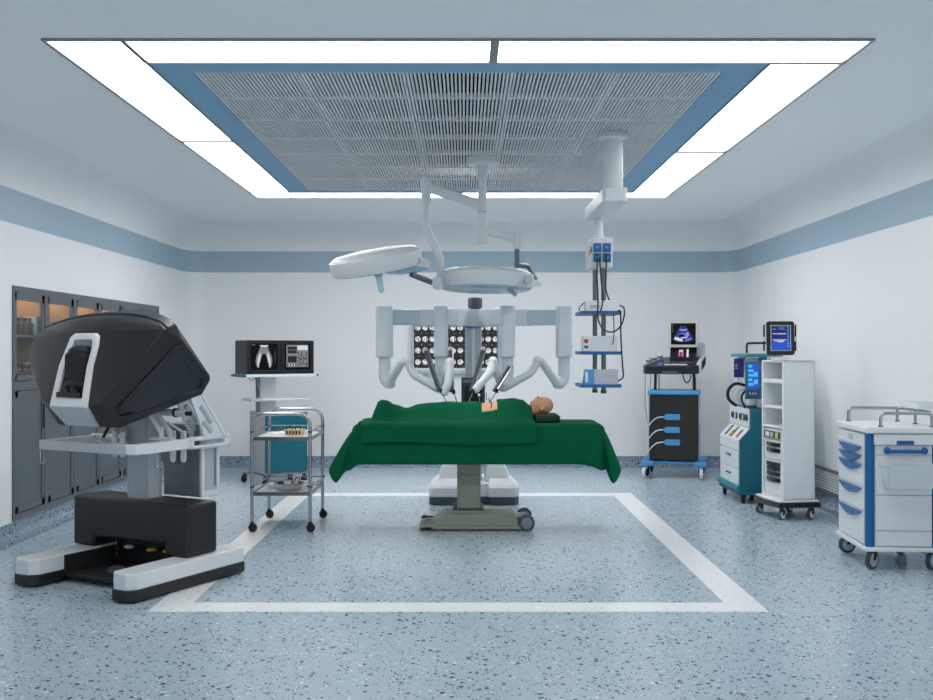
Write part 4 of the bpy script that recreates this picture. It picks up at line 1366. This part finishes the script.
# what lies on it (own things)
def on(x, y, z): return (itx + x, ity + y, z)
o = thing('instrument_basket', 'tan lidded instrument basket with wire handles on the top trolley shelf', 'tray', on(.05, -.02, .751))
mb = MB(); mb.hull([(-.07, -.05, 0), (.07, -.05, 0), (.07, .05, 0), (-.07, .05, 0), (-.08, -.06, .045), (.08, -.06, .045), (.08, .06, .045), (-.08, .06, .045)], tan_m)
for k in range(5): mb.box(-.06+k*.026, -.048+k*.026, -.064, -.058, .008, .036, amber_m)
mb.build('basket', None, o, bevel=.003)
for x in (-.035, .035):
    mb = MB(); mb.tube(fillet([(x-.025, -.05, .043), (x-.02, -.05, .075), (x+.02, -.05, .075), (x+.025, -.05, .043)], .012), .004, seg=8, m=blackmat_m); mb.build('handle', None, o)
mb = MB(); mb.hull([(-.17, .0, 0), (.12, .02, 0), (.18, .25, 0), (-.1, .25, 0), (-.16, .02, .012), (.11, .04, .018), (.16, .24, .02), (-.08, .24, .012)])
o = mb.build('folded_towel', white_m, bevel=.005); o.location = on(0, .035, .751); tag(o, 'folded white towel behind the tan basket on the top trolley shelf', 'towel')
o = thing('steel_bowl', 'round stainless steel bowl on the lower shelf of the chrome trolley', 'bowl', on(.03, -.18, .311))
mb = MB()
mb.lathe([(.001, .0), (.085, 0), (.10, .01), (.115, .055), (.124, .06), (.124, .064), (.112, .062), (.098, .016), (.08, .008), (.001, .007)], m=steel_m, seg=36); mb.build('bowl', None, o, angle=40)
o = thing('instrument_basket', 'small tan instrument basket with wire handles behind the bowl on the lower shelf', 'tray', on(.03, .10, .311))
mb = MB(); mb.box(-.07, .07, -.045, .045, 0, .04, tan_m); mb.build('basket', None, o, bevel=.003)
for x in (-.03, .03):
    mb = MB(); mb.tube(fillet([(x-.02, -.04, .04), (x-.018, -.04, .068), (x+.018, -.04, .068), (x+.02, -.04, .04)], .01), .004, seg=8, m=blackmat_m); mb.build('handle', None, o)
o = thing('dish', 'small pale dish at the left end of the lower trolley shelf', 'dish', on(-.14, -.02, .311))
mb = MB(); mb.lathe([(.001, 0), (.03, 0), (.045, .02), (.045, .023), (.028, .004), (.001, .004)], m=whitep_m, seg=22); mb.lathe([(.001, .004), (.02, .005), (.02, .012), (.001, .014)], m=tan_m, seg=12); mb.build('dish', None, o)
for k, (x, y, a, lab, nm) in enumerate(((.12, .02, 25, 'steel forceps with dark grips right of the bowl on the lower shelf', 'forceps'), (.15, .17, -12, 'scissors lying at the back right corner of the lower shelf', 'scissors'))):
    o = thing(nm, lab, nm, on(x, y, .311), a)
    mb = MB()
    mb.tube([(-.09, -.006, .006), (.02, .004, .006)], .004, seg=8, m=steel_m); mb.tube([(-.09, .006, .006), (.02, -.004, .006)], .004, seg=8, m=steel_m); mb.build('blade', None, o)
    for s in (-1, 1):
        mb = MB(); mb.tube([(.045 + .022*math.cos(R(a2)), s*.016 + .012*math.sin(R(a2)), .006) for a2 in range(0, 360, 30)], .004, seg=8, m=blackmat_m if k == 0 else steel_m, closed=True); mb.build('finger_ring', None, o)
mb = MB(); mb.hull([(-.12, -.02, 0), (.12, -.03, 0), (.12, .03, 0), (-.12, .02, 0), (-.11, -.01, .02), (.11, -.02, .022), (.11, .02, .022), (-.11, .01, .02)])
o = mb.build('wrapped_pack', white_m, bevel=.004); o.location = on(.10, .25, .311); tag(o, 'long white wrapped pack at the back of the lower trolley shelf', 'pack')

# ================================================================ ULTRASOUND CART
us = thing('ultrasound_machine', 'black and sky blue ultrasound cart with fetal scan screen by the back wall', 'ultrasound machine', (2.42, 11.63, 0), -15)
mb = MB(); mb.prism([(-.27, .21), (.27, .21), (.275, .5), (.265, .95), (-.265, .95), (-.275, .5)], 'y', -.24, .20, black_m)
mb.box(.27, .282, -.22, .20, .22, .94, palegrey_m); mb.box(-.282, -.27, -.22, .20, .22, .94, palegrey_m)
mb.build('body', None, us, bevel=.006)
mb = MB(); mb.box(-.29, .29, -.27, .24, .95, 1.0, sky_m); mb.build('top_plate', None, us, bevel=.012, seg=3)
mb = MB(); mb.box(-.24, .24, -.22, .22, .165, .20, sky_m)
for sx_ in (-1, 1):
    for y in (-.27, .16):
        mb.box(min(sx_*.22, sx_*.36), max(sx_*.22, sx_*.36), y, y+.12, .14, .20, sky_m)
    mb.box(min(sx_*.26, sx_*.33), max(sx_*.26, sx_*.33), -.2, .2, .16, .225, sky_m)
mb.build('base_frame', None, us, bevel=.010, seg=3)
for x, y, a in ((-.31, -.22, 65), (.30, -.22, 95), (-.30, .22, 70), (.30, .22, 80)):
    caster(us, x, y, .066, a, hub=blackmat_m, tyre=whitep_m, fork=blackmat_m, w=.04, top=.15)
for x in (-.215, .225):
    mb = MB(); mb.tube(spline([(x, -.1, 1.0), (x*1.0, -.1, 1.1), (x*.97, -.13, 1.20)], 5), .016, seg=12, m=black_m); mb.build('strut', None, us)
    mb = MB(); mb.tube([(x*.9, .15, 1.0), (x*.9, .15, 1.2)], .012, seg=10, m=palegrey_m); mb.build('strut', None, us)
mb = MB(); mb.M = Matrix.Translation((0, -.33, 1.19)) @ Matrix.Rotation(R(9), 4, 'X') @ Matrix.Translation((0, .33, -1.19))
mb.prism([(-.335, -.28), (-.30, -.33), (.24, -.33), (.28, -.29), (.30, .30), (-.12, .32)], 'z', 1.185, 1.275, black_m)
mb.box(-.12, .05, -.335, -.328, 1.2, 1.215, darksteel_m)
DT = Matrix.Translation((0, -.33, 1.19)) @ Matrix.Rotation(R(9), 4, 'X') @ Matrix.Translation((0, .33, -1.19))
kb = mb.build('control_desk', None, us, bevel=.012, seg=3)
mb = MB(); mb.M = DT
mb.prism([(.255, -.27), (.295, -.29), (.34, .34), (.30, .36)], 'z', 1.20, 1.30, whitep_m)
for k in range(3):
    y = -.16 + k*.15; mb.prism([(.30+.01*k, y), (.312+.01*k, y), (.32+.01*k, y+.075), (.30+.01*k, y+.075)], 'z', 1.20, 1.298, blackmat_m)
mb.hull([(.15, .30, 1.22), (.34, .30, 1.22), (.33, .34, 1.44), (.2, .36, 1.44), (.15, .4, 1.22), (.34, .4, 1.22), (.33, .38, 1.40)], whitep_m)
mb.build('side_rest', None, us, bevel=.004)
mb = MB(); mb.M = DT
mb.box(-.10, .15, -.26, -.22, 1.275, 1.283, whitep_m)
mb.lathe([(.001, .012), (.03, .01), (.035, 0)], (-.15, -.23, 1.275), m=scr_blue, seg=18)
for a in range(8):
    for b in range(3):
        mb.box(-.16+a*.045, -.13+a*.045, -.17+b*.05, -.135+b*.05, 1.275, 1.281, slate_m)
mb.box(.14, .19, -.2, -.12, 1.275, 1.29, mat('wine red pad', (110, 30, 60), .4)); mb.box(.19, .23, -.1, -.04, 1.275, 1.29, blue_m)
mb.build('keyboard', None, us, bevel=.0015)
for k, (x, y) in enumerate(((-.30, -.17), (-.25, -.03), (-.19, .10))):
    mb = MB(); mb.M = DT; mb.lathe([(.018, 0), (.03, .02), (.034, .05), (.02, .06), (.012, .08), (.001, .085)], (x+.02, y, 1.272), m=palegrey_m, seg=14); mb.lathe([(.036, .035), (.036, .05)], (x+.02, y, 1.27), m=slate_m, seg=14)
    mb.tube(spline([(x-.01, y, 1.27), (x-.02, y-.02, 1.1), (x-.03, -.12, .8), (x+.0, -.14, .56), (x+.02, -.13, .62)], 5), .006, seg=6, m=wcable_m)
    mb.build('probe', None, us)
mb = MB()
M0 = Matrix.Translation((.09, .08, 1.325)) @ Matrix.Rotation(R(-32), 4, 'X'); mb.M = M0
mb.box(-.15, .15, -.01, .012, 0, .19, blackgl_m)
mb.box(-.055, -.035, -.012, -.01, .06, .13, scr_pink); mb.box(-.02, .0, -.012, -.01, .06, .15, scr_pink); mb.box(-.05, -.01, -.0135, -.012, .12, .15, scr_white); mb.box(.035, .06, -.012, -.01, .05, .16, scr_white); mb.box(-.09, -.07, -.012, -.01, .1, .14, scr_navy)
mb.build('touch_screen', None, us, bevel=.002)
mb = MB()
mb.box(.09-.17, .09+.17, .10, .15, 1.485, 1.79, mat('warm white casing', (206, 205, 198), .45)); mb.cyl((.09, .20, 1.27), (.09, .20, 1.60), .03, m=palegrey_m)
mon = mb.build('monitor', None, us, bevel=.008)
mb = MB(); cx_, cz_ = .09, 1.64
mb.box(cx_-.14, cx_+.14, .094, .0995, 1.52, 1.765, scr_black)
def fan(r0, r1, a0, a1, m, y, z0=1.78, n_=14, jit=0):
    pts = [(cx_ + r1*math.sin(R(a0 + (a1-a0)*k/n_)), y, z0 - r1*math.cos(R(a0 + (a1-a0)*k/n_))) for k in range(n_+1)]
    pts += [(cx_ + r0*math.sin(R(a1 - (a1-a0)*k/n_)), y, z0 - r0*math.cos(R(a1 - (a1-a0)*k/n_))) for k in range(n_+1)]
    mb.quad(pts, m)
fan(.05, .235, -32, 32, scr_navy, .093)
fan(.085, .105, -26, 26, emat('scan lavender', (150, 155, 220), .8), .0925)
fan(.19, .225, -28, -2, scr_white, .0925); fan(.20, .225, 6, 26, emat('scan violet', (110, 115, 210), .8), .0925)
def blobq(x, z, rx, rz, m, y):
    mb.quad([(x + rx*math.cos(R(a)), y, z + rz*math.sin(R(a))) for a in range(0, 360, 24)], m)
blobq(cx_-.01, 1.62, .055, .035, emat('scan periwinkle', (96, 100, 200), .8), .092)
blobq(cx_-.02, 1.618, .035, .02, scr_black, .0915); blobq(cx_+.045, 1.635, .02, .03, emat('scan lavender', (150, 155, 220), .8), .0915)
blobq(cx_+.01, 1.60, .04, .006, scr_white, .091)
for k in range(5): mb.quad([(cx_-.13, .0925, 1.75-k*.02), (cx_-.115, .0925, 1.75-k*.02), (cx_-.115, .0925, 1.745-k*.02), (cx_-.13, .0925, 1.745-k*.02)], scr_grey)
mb.build('screen', None, mon, smooth=False)
for k, zz in enumerate((.70, .555, .415)):
    mb = MB()
    mb.hull([(-.12, -.243, zz), (-.085, -.243, zz-.033), (.07, -.243, zz-.033), (.07, -.243, zz+.033), (-.085, -.243, zz+.033), (-.12, -.262, zz), (-.085, -.262, zz-.033), (.07, -.262, zz-.033), (.07, -.262, zz+.033), (-.085, -.262, zz+.033)], sky_m)
    pc = mb.build('probe_connector', None, us, bevel=.004)
    mb = MB(); mb.tube(spline([(-.11, -.252, zz), (-.18, -.255, zz-.01), (-.235, -.255, zz-.05), (-.275, -.24, zz-.10)], 6), .007, seg=8, m=whitep_m); mb.build('lead', None, pc)
mb = MB(); mb.tube(spline([(.10, -.28, 1.19), (.12, -.28, 1.12), (.15, -.28, 1.09), (.18, -.28, 1.12), (.19, -.28, 1.18)], 6), .007, seg=8, m=cable_m); mb.build('lead', None, us)

# ================================================================ TEAL ANAESTHESIA MACHINE
an = thing('anaesthesia_machine', 'teal and white anaesthesia machine with gauges and two drawers, behind the white tower', 'anaesthesia machine', (2.60, 9.58, 0), 0)
Wd = .70
prof = [(0, .115), (0, .60), (.105, .715), (.105, .90), (.36, .90), (.36, .115)]
mb = MB(); mb.prism(prof, 'y', -.03, -.005, teal_m); mb.prism(prof, 'y', Wd-.02, Wd, teal_m)
mb.prism([(.012, .12), (.012, .60), (.115, .715), (.115, .895), (.355, .895), (.355, .12)], 'y', -.005, Wd-.02, teal_m)
mb.prism([(-.02, .085), (.0, .115), (.36, .115), (.36, .085)], 'y', -.03, Wd, teal_m)
mb.prism([(-.03, .125), (-.03, .155), (.0, .18), (.0, .115)], 'y', -.03, Wd, teall_m)
mb.build('body', None, an, bevel=.005)
mb = MB(); mb.prism([(-.005, .50), (-.005, .60), (.10, .716), (.115, .70), (.014, .59), (.014, .50)], 'y', .0, Wd-.02, whitep_m); mb.build('sloped_desk', None, an, bevel=.003)
ds = an.children[-1]
mb = MB()
def desk(y0_, y1_, t0, t1, m):
    A = Vector((-.005, 0, .60)); B = Vector((.10, 0, .716)); n_ = Vector((-.74, 0, .67))*.004
    P = [A.lerp(B, t0), A.lerp(B, t1)]
    mb.hull([(p.x+q.x, y, p.z+q.z) for p in P for q in (Vector((0,0,0)), n_) for y in (y0_, y1_)], m)
for a_ in ((.10, .16, .15, .75, red_m), (.30, .34, .1, .9, black_m), (.36, .42, .1, .6, yellow_m), (.50, .56, .1, .9, navy_m)):
    mb = MB(); desk(*a_); mb.build('switch', None, ds, smooth=False)
for k, (z0, z1) in enumerate(((.325, .495), (.15, .32))):
    mb = MB(); mb.box(-.008, .012, .0, Wd-.03, z0, z1, whitep_m); d = mb.build('drawer', None, an, bevel=.003)
    mb = MB(); mb.box(-.022, -.008, .26, .40, z0+.105, z0+.12, teal_m); mb.build('handle', None, d, bevel=.003)
mb = MB(); mb.box(.093, .105, .0, Wd-.02, .72, .895, whitep_m); gp = mb.build('gauge_panel', None, an, bevel=.003)
for k, y in enumerate((.06, .16, .26, .42, .55)):
    mb = MB(); mb.lathe([(.001, -.014), (.03, -.014), (.036, -.008), (.036, 0)], (.093, y, .81), (1, 0, 0), 20, slate_m); mb.lathe([(.001, -.016), (.024, -.016), (.024, -.014)], (.093, y, .81), (1, 0, 0), 18, palegrey_m if k % 2 else blackgl_m); mb.build('gauge', None, gp)
mb = MB(); mb.box(.22, .34, .05, Wd-.1, .90, 1.375, palegrey_m); mb.build('back_column', None, an, bevel=.004)
mb = MB(); mb.box(.06, .36, -.03, .52, 1.385, 1.415, teall_m); mb.box(.06, .36, -.03, .52, 1.415, 1.425, palegrey_m); mb.box(.2, .26, -.03, .05, 1.34, 1.385, teal_m)
mb.build('top_shelf', None, an, bevel=.004)
mb = MB(); mb.tube(fillet([(.08, .02, 1.425), (.08, .02, 1.52), (.33, .02, 1.52), (.33, .02, 1.425)], .025), .010, seg=10, m=blackmat_m); mb.build('top_rail', None, an)
def flatmon(name, parent, c, w, h, yaw, cas, scr_fn):
    mb = MB(); mb.M = Matrix.Translation(c) @ Matrix.Rotation(R(yaw), 4, 'Z')
    mb.box(-w/2, w/2, -.02, .02, -h/2, h/2, cas); o = mb.build(name, None, parent, bevel=.006)
    mb = MB(); mb.M = Matrix.Translation(c) @ Matrix.Rotation(R(yaw), 4, 'Z'); scr_fn(mb, w, h); mb.build('screen', None, o, smooth=False)
    return o
def scA(mb, w, h):
    mb.box(-w*.42, w*.42, -.0235, -.0205, -h*.32, h*.45, mat('deep navy display', (20, 22, 62), .2, emit=(24, 26, 84), estr=.6))
    for k in range(3): mb.box(-w*.3, -w*.1, -.0245, -.0236, h*(.18-.08*k), h*(.22-.08*k), scr_grey)
    mb.box(-.01, .01, -.0245, -.021, -h*.42, -h*.38, scr_blue)
def scB(mb, w, h):
    mb.box(-w*.38, w*.38, -.0235, -.0205, -h*.22, h*.45, scr_blue)
    for k in range(5): mb.box(-w*.3, w*(-.05+.08*(k % 3)), -.0245, -.0236, h*(.34-.12*k), h*(.41-.12*k), scr_cyan)
    for k in range(2): mb.box(w*.05, w*.3, -.0245, -.0236, h*(.1-.2*k), h*(.22-.2*k), scr_cyan)
    for k in range(3): mb.box(-w*.25+k*w*.18, -w*.15+k*w*.18, -.0245, -.0205, -h*.38, -h*.32, scr_grey)
    mb.box(-w*.35, w*.35, -.0235, -.0205, -h*.46, -h*.26, navy_m)
flatmon('monitor', an, (.09, .30, 1.265), .12, .24, -38, whitep_m, scA)
flatmon('monitor', an, (.12, -.06, 1.17), .145, .355, -22, teal_m, scB)
mb = MB()
mb.tube(spline([(.10, .45, .90), (.02, .45, .97), (.02, .45, 1.06), (.09, .45, 1.12), (.2, .45, 1.1)], 8), .015, seg=10, m=blackmat_m)
mb.tube(spline([(.14, .3, .90), (.07, .3, .98), (.09, .3, 1.07), (.2, .3, 1.05)], 8), .013, seg=10, m=palegrey_m)
mb.tube(spline([(.10, .15, .90), (.06, .13, 1.0), (.12, .13, 1.08), (.2, .2, 1.05)], 8), .010, seg=10, m=blackmat_m)
mb.build('breathing_hose', None, an)
mb = MB(); mb.lathe([(.04, 0), (.04, .10), (.03, .12), (.001, .125)], (.17, .2, .90), m=clear_m, seg=20); mb.lathe([(.044, .0), (.044, .02)], (.17, .2, .90), m=slate_m, seg=20); mb.build('absorber_canister', None, an)
for x, y, a in ((.05, .02, 70), (.03, .63, 80), (.30, .03, 60), (.30, .63, 80)):
    caster(an, x, y, .048, a, hub=blackmat_m, fork=blackmat_m, w=.035, top=.1)

# ================================================================ WHITE TOWER
tw = thing('equipment_tower', 'tall narrow white equipment tower on a black wheeled base near the right wall', 'equipment tower', (2.73, 8.65, 0), 9)
# local: front faces -x; near corner at origin; y = width .42; x = depth .29
FWd, FD = .42, .29
mb = MB()
zb_, ztp = .165, 1.365
mb.box(.035, FD, 0, .016, zb_, ztp, white_m); mb.box(.035, FD, FWd-.016, FWd, zb_, ztp, white_m); mb.box(FD-.016, FD, 0, FWd, zb_, ztp, white_m)
mb.box(0, FD, 0, FWd, ztp-.02, ztp+.0, white_m); mb.box(0, FD, 0, FWd, zb_, zb_+.02, white_m)
mb.box(0, .04, 0, .03, zb_, ztp, white_m); mb.box(0, .04, FWd-.022, FWd, zb_, ztp, white_m)
mb.build('cabinet', None, tw, bevel=.004)
for z in (1.165, .945, .775):
    mb = MB(); mb.box(.0, FD-.016, .016, FWd-.016, z, z+(.035 if z > 1.1 else .02), white_m); mb.build('shelf', None, tw, bevel=.002)
mb = MB(); mb.box(.02, FD-.02, .017, FWd-.017, .19, .77, palegrey_m); mb.build('device_stack', None, tw, bevel=.003)
dv = tw.children[-1]
def face(z0, z1, m, bow=.01, y0_=.05, y1_=FWd-.04, x=.02, nm='module', par=None):
    mb = MB()
    n_ = 8
    A = [(x - .006 - bow*math.sin(PI*k/n_), y0_ + (y1_-y0_)*k/n_) for k in range(n_+1)]
    mb.prism(A + [(x+.002, y1_), (x+.002, y0_)], 'z', z0, z1, m)
    return mb.build(nm, None, par or dv, bevel=.002)
p1 = face(.675, .765, white_m)
mb = MB(); mb.box(-.006, .004, .08, .36, .685, .745, blackgl_m); mb.box(-.009, -.006, .26, .33, .695, .735, white_m); mb.box(-.009, -.006, .18, .24, .695, .735, palegrey_m); mb.box(-.009, -.006, .09, .14, .69, .74, mat('lime button', (190, 190, 60), .4)); mb.build('display_strip', None, p1)
for z0, z1 in ((.50, .665), (.30, .49), (.19, .295)):
    face(z0, z1, white_m)
for z in (.625, .575, .455, .415, .37, .32):
    face(z-.014, z+.022, blackgl_m, .02, .08, .34, x=.012, nm='vent_slot')
mb = MB()
mb.prism([(-.06, -.04), (FD+.03, -.04), (FD+.03, FWd+.04), (-.06, FWd+.03), (-.09, FWd*.5)], 'z', .105, .150, black_m)
mb.prism([(-.05, -.03), (FD+.02, -.03), (FD+.02, FWd+.03), (-.05, FWd+.02), (-.075, FWd*.5)], 'z', .150, .166, white_m)
mb.build('base', None, tw, bevel=.004)
for x, y, a in ((-.02, .0, 28), (.25, .01, 32), (-.03, .40, 25), (.25, .39, 30)):
    caster(tw, x, y, .042, a, hub=white_m, tyre=slate_m, fork=blackmat_m, w=.034, top=.108)
# patient monitor on the tower
pm = thing('patient_monitor', 'blue-screened patient monitor with thick black frame on top of the white tower', 'monitor', (2.75, 8.82, 1.3655), -3)
mb = MB(); mb.box(-.06, .06, -.05, .07, 0, .03, white_m); mb.cyl((0, .01, .02), (0, .01, .08), .03, m=palegrey_m); mb.build('foot', None, pm, bevel=.004)
mb = MB(); mb.M = Matrix.Translation((0, 0, .19)) @ Matrix.Rotation(R(-4), 4, 'X')
mb.prism(rrect(-.118, .118, -.147, .147, .02), 'y', -.035, .0, black_m); mb.prism(rrect(-.108, .112, -.137, .145, .02), 'y', .0, .045, whitep_m)
cs = mb.build('casing', None, pm, bevel=.004)
mb = MB(); mb.M = Matrix.Translation((0, 0, .19)) @ Matrix.Rotation(R(-4), 4, 'X')
mb.box(-.088, .088, -.037, -.0345, -.112, .112, palegrey_m); mb.box(-.081, .081, -.0385, -.037, -.105, .105, scr_navy)
mb.box(-.081, .081, -.0392, -.0385, -.105, -.03, scr_blue)
rr = random.Random(5)
for k in range(9):
    z = .09 - k*.02
    mb.box(.055, .07, -.040, -.0392, z-.004, z+.004, scr_cyan)
for z, a_, b_2 in ((.035, -.07, .04), (.033, -.02, .045), (-.018, -.075, .05), (-.028, -.06, .03), (-.035, -.03, .02)):
    mb.box(a_, b_2, -.0402, -.0392, z, z+.006, scr_white)
mb.box(-.07, -.04, -.0402, -.0392, .075, .08, scr_cyan); mb.box(-.02, .03, -.0402, -.0392, .085, .09, scr_cyan); mb.box(-.01, .035, -.0402, -.0392, .072, .076, scr_grey)
mb.build('screen', None, cs, smooth=False)
for s in (-1, 1):
    mb = MB(); mb.tube([(s*.135, .0, .08), (s*.135, .0, .17)], .008, seg=8, m=blackmat_m); mb.tube([(s*.135, .0, .20), (s*.135, .0, .31)], .008, seg=8, m=blackmat_m); mb.box(min(s*.115, s*.145), max(s*.115, s*.145), -.01, .01, .165, .205, whitep_m)
    mb.build('side_handle', None, pm)

# ================================================================ BLUE AND WHITE TREATMENT CART (right edge)
bc = thing('treatment_cart', 'white and royal blue drawer cart with chrome top rails at the right edge', 'medical cart', (2.65, 6.66, 0), -3.5)
CW, CD = .475, .62     # x size, y size
mb = MB()
mb.box(.02, CW-.02, .015, CD-.02, .155, .905, white_m)
mb.build('body', None, bc, bevel=.004)
for x, y in ((0, 0), (CW-.055, 0), (CW-.055, CD-.055)):
    mb = MB(); mb.prism(rrect(x, x+.055, y, y+.055, .02), 'z', .155, .905, blue_m); mb.build('corner_post', None, bc, bevel=.001)
mb = MB(); mb.prism(rrect(-.015, CW+.02, -.03, CD+.01, .025), 'z', .905, .945, white_m); mb.build('worktop', None, bc, bevel=.008, seg=3)
mb = MB(); mb.prism(rrect(-.02, CW+.02, -.025, CD+.02, .04), 'z', .128, .155, white_m); mb.build('base_plate', None, bc, bevel=.006)
zs = [(.80, .90, 0), (.70, .795, 1), (.625, .695, 1), (.52, .62, 1), (.345, .515, 1), (.165, .34, 1)]
for k, (z0, z1, hnd) in enumerate(((.815, .895, 0), (.757, .812, 1), (.698, .754, 1), (.54, .694, 1), (.384, .536, 1), (.165, .379, 1))):
    mb = MB(); mb.box(-.002, .02, .055, CD-.025, z0, z1, white_m); d = mb.build('drawer', None, bc, bevel=.003)
    mb = MB()
    if hnd:
        poly = []
        for j in range(13):
            t = j/12
            poly.append((.09 + t*(CD-.15), z1 - .004))
        for j in range(13):
            t = 1 - j/12
            poly.append((.09 + t*(CD-.15), z1 - .006 - .052*math.sin(PI*t)**.8))
        mb.prism(poly[:1] + poly[12:25], 'x', -.016, -.002, blue_m)
        mb.build('handle', None, d, bevel=.002)
    else:
        mb.box(-.006, -.002, .28, .36, .838, .875, palegrey_m); mb.build('label_holder', None, d)
# near side panels
mb = MB()
mb.box(.045, CW-.012, -.02, .012, .83, .90, white_m); mb.build('top_panel', None, bc, bevel=.003)
mb = MB(); mb.box(.185, .295, -.024, -.02, .832, .858, blue_m); mb.build('name_plate', None, bc)
for z0, z1 in ((.765, .826), (.50, .76), (.265, .495), (.162, .26)):
    mb = MB(); mb.box(.057, CW-.057, -.002, .015, z0, z1, white_m); mb.build('side_panel', None, bc, bevel=.003)
mb = MB(); mb.tube([(.13, -.03, .788), (.375, -.03, .788)], .013, seg=14, m=blue_m)
for x in (.125, .365): mb.ball((x, -.018, .792), (.022, .022, .024), m=blue_m)
mb.build('push_handle', None, bc)
# white semi clear bin hung on the near side
mb = MB(); i = mb.mi(clear_m)
t_ = .005
def bin_(z0, z1, w0, w1, d0, d1, cx, y):
    mb.hull([(cx-w0, y-d0, z0), (cx+w0, y-d0, z0), (cx+w0, y, z0), (cx-w0, y, z0), (cx-w0, y-d0, z0+t_), (cx+w0, y-d0, z0+t_), (cx+w0, y, z0+t_), (cx-w0, y, z0+t_)], clear_m)
    def wall(a, b, c, d):
        mb.hull([a, b, c, d] + [(p[0]+o_[0], p[1]+o_[1], p[2]) for p, o_ in ((a, off), (b, off), (c, off), (d, off))], clear_m)
    off = (0, t_); wall((cx-w0, y-d0, z0), (cx+w0, y-d0, z0), (cx+w1, y-d1, z1), (cx-w1, y-d1, z1))
    off = (0, -t_); wall((cx-w0, y, z0), (cx+w0, y, z0), (cx+w1, y, z1), (cx-w1, y, z1))
    off = (t_, 0); wall((cx-w0, y-d0, z0), (cx-w0, y, z0), (cx-w1, y, z1), (cx-w1, y-d1, z1))
    off = (-t_, 0); wall((cx+w0, y-d0, z0), (cx+w0, y, z0), (cx+w1, y, z1), (cx+w1, y-d1, z1))
bin_(.555, .71, .15, .175, .11, .16, .255, -.005)
mb.build('side_bin', None, bc, smooth=False)
# rails
zr, zt_ = 1.065, .945
mb = MB()
mb.tube(fillet([(.10, .03, zt_), (.10, .03, 1.035), (.43, .03, 1.035), (.43, .03, zt_)], .035), .011, seg=12, m=steel_m)
for x in (.10, .43): mb.lathe([(.018, 0), (.018, .008), (.012, .01)], (x, .03, zt_), m=darksteel_m, seg=14)
mb.build('top_rail', None, bc, angle=60)
mb = MB()
mb.tube(fillet([(.06, CD-.05, zt_), (.06, CD-.05, 1.04), (.42, CD-.05, 1.04), (.43, .06, 1.04)], .035), .011, seg=12, m=steel_m)
for x, y in ((.40, CD-.05), (.424, .30)): mb.cyl((x, y, zt_), (x, y, 1.04), .010, m=steel_m, seg=12)
for x, y in ((.06, CD-.05), (.40, CD-.05), (.424, .30)): mb.lathe([(.017, 0), (.017, .008), (.012, .01)], (x, y, zt_), m=darksteel_m, seg=14)
mb.build('top_rail', None, bc, angle=60)
mb = MB(); bm_i = mb.mi(clear_m)
mb.box(.38, .70, .12, .45, 1.055, 1.061, clear_m)
for (a, b, c, d) in ((.38, .70, .12, .126), (.38, .70, .444, .45), (.38, .386, .12, .45), (.694, .70, .12, .45)):
    mb.box(a, b, c, d, 1.061, 1.095, clear_m)
mb.tube([(.424, .30, 1.04), (.424, .30, 1.058)], .009, seg=10, m=steel_m)
mb.build('clear_tray', None, bc, smooth=False)
for x, y, a in ((.06, .60, 12), (.05, .05, 38), (.44, .05, 36), (.42, .56, 40)):
    caster(bc, x, y, .062, a, hub=palegrey_m, tyre=slate_m, fork=blackmat_m, w=.03, top=.13)
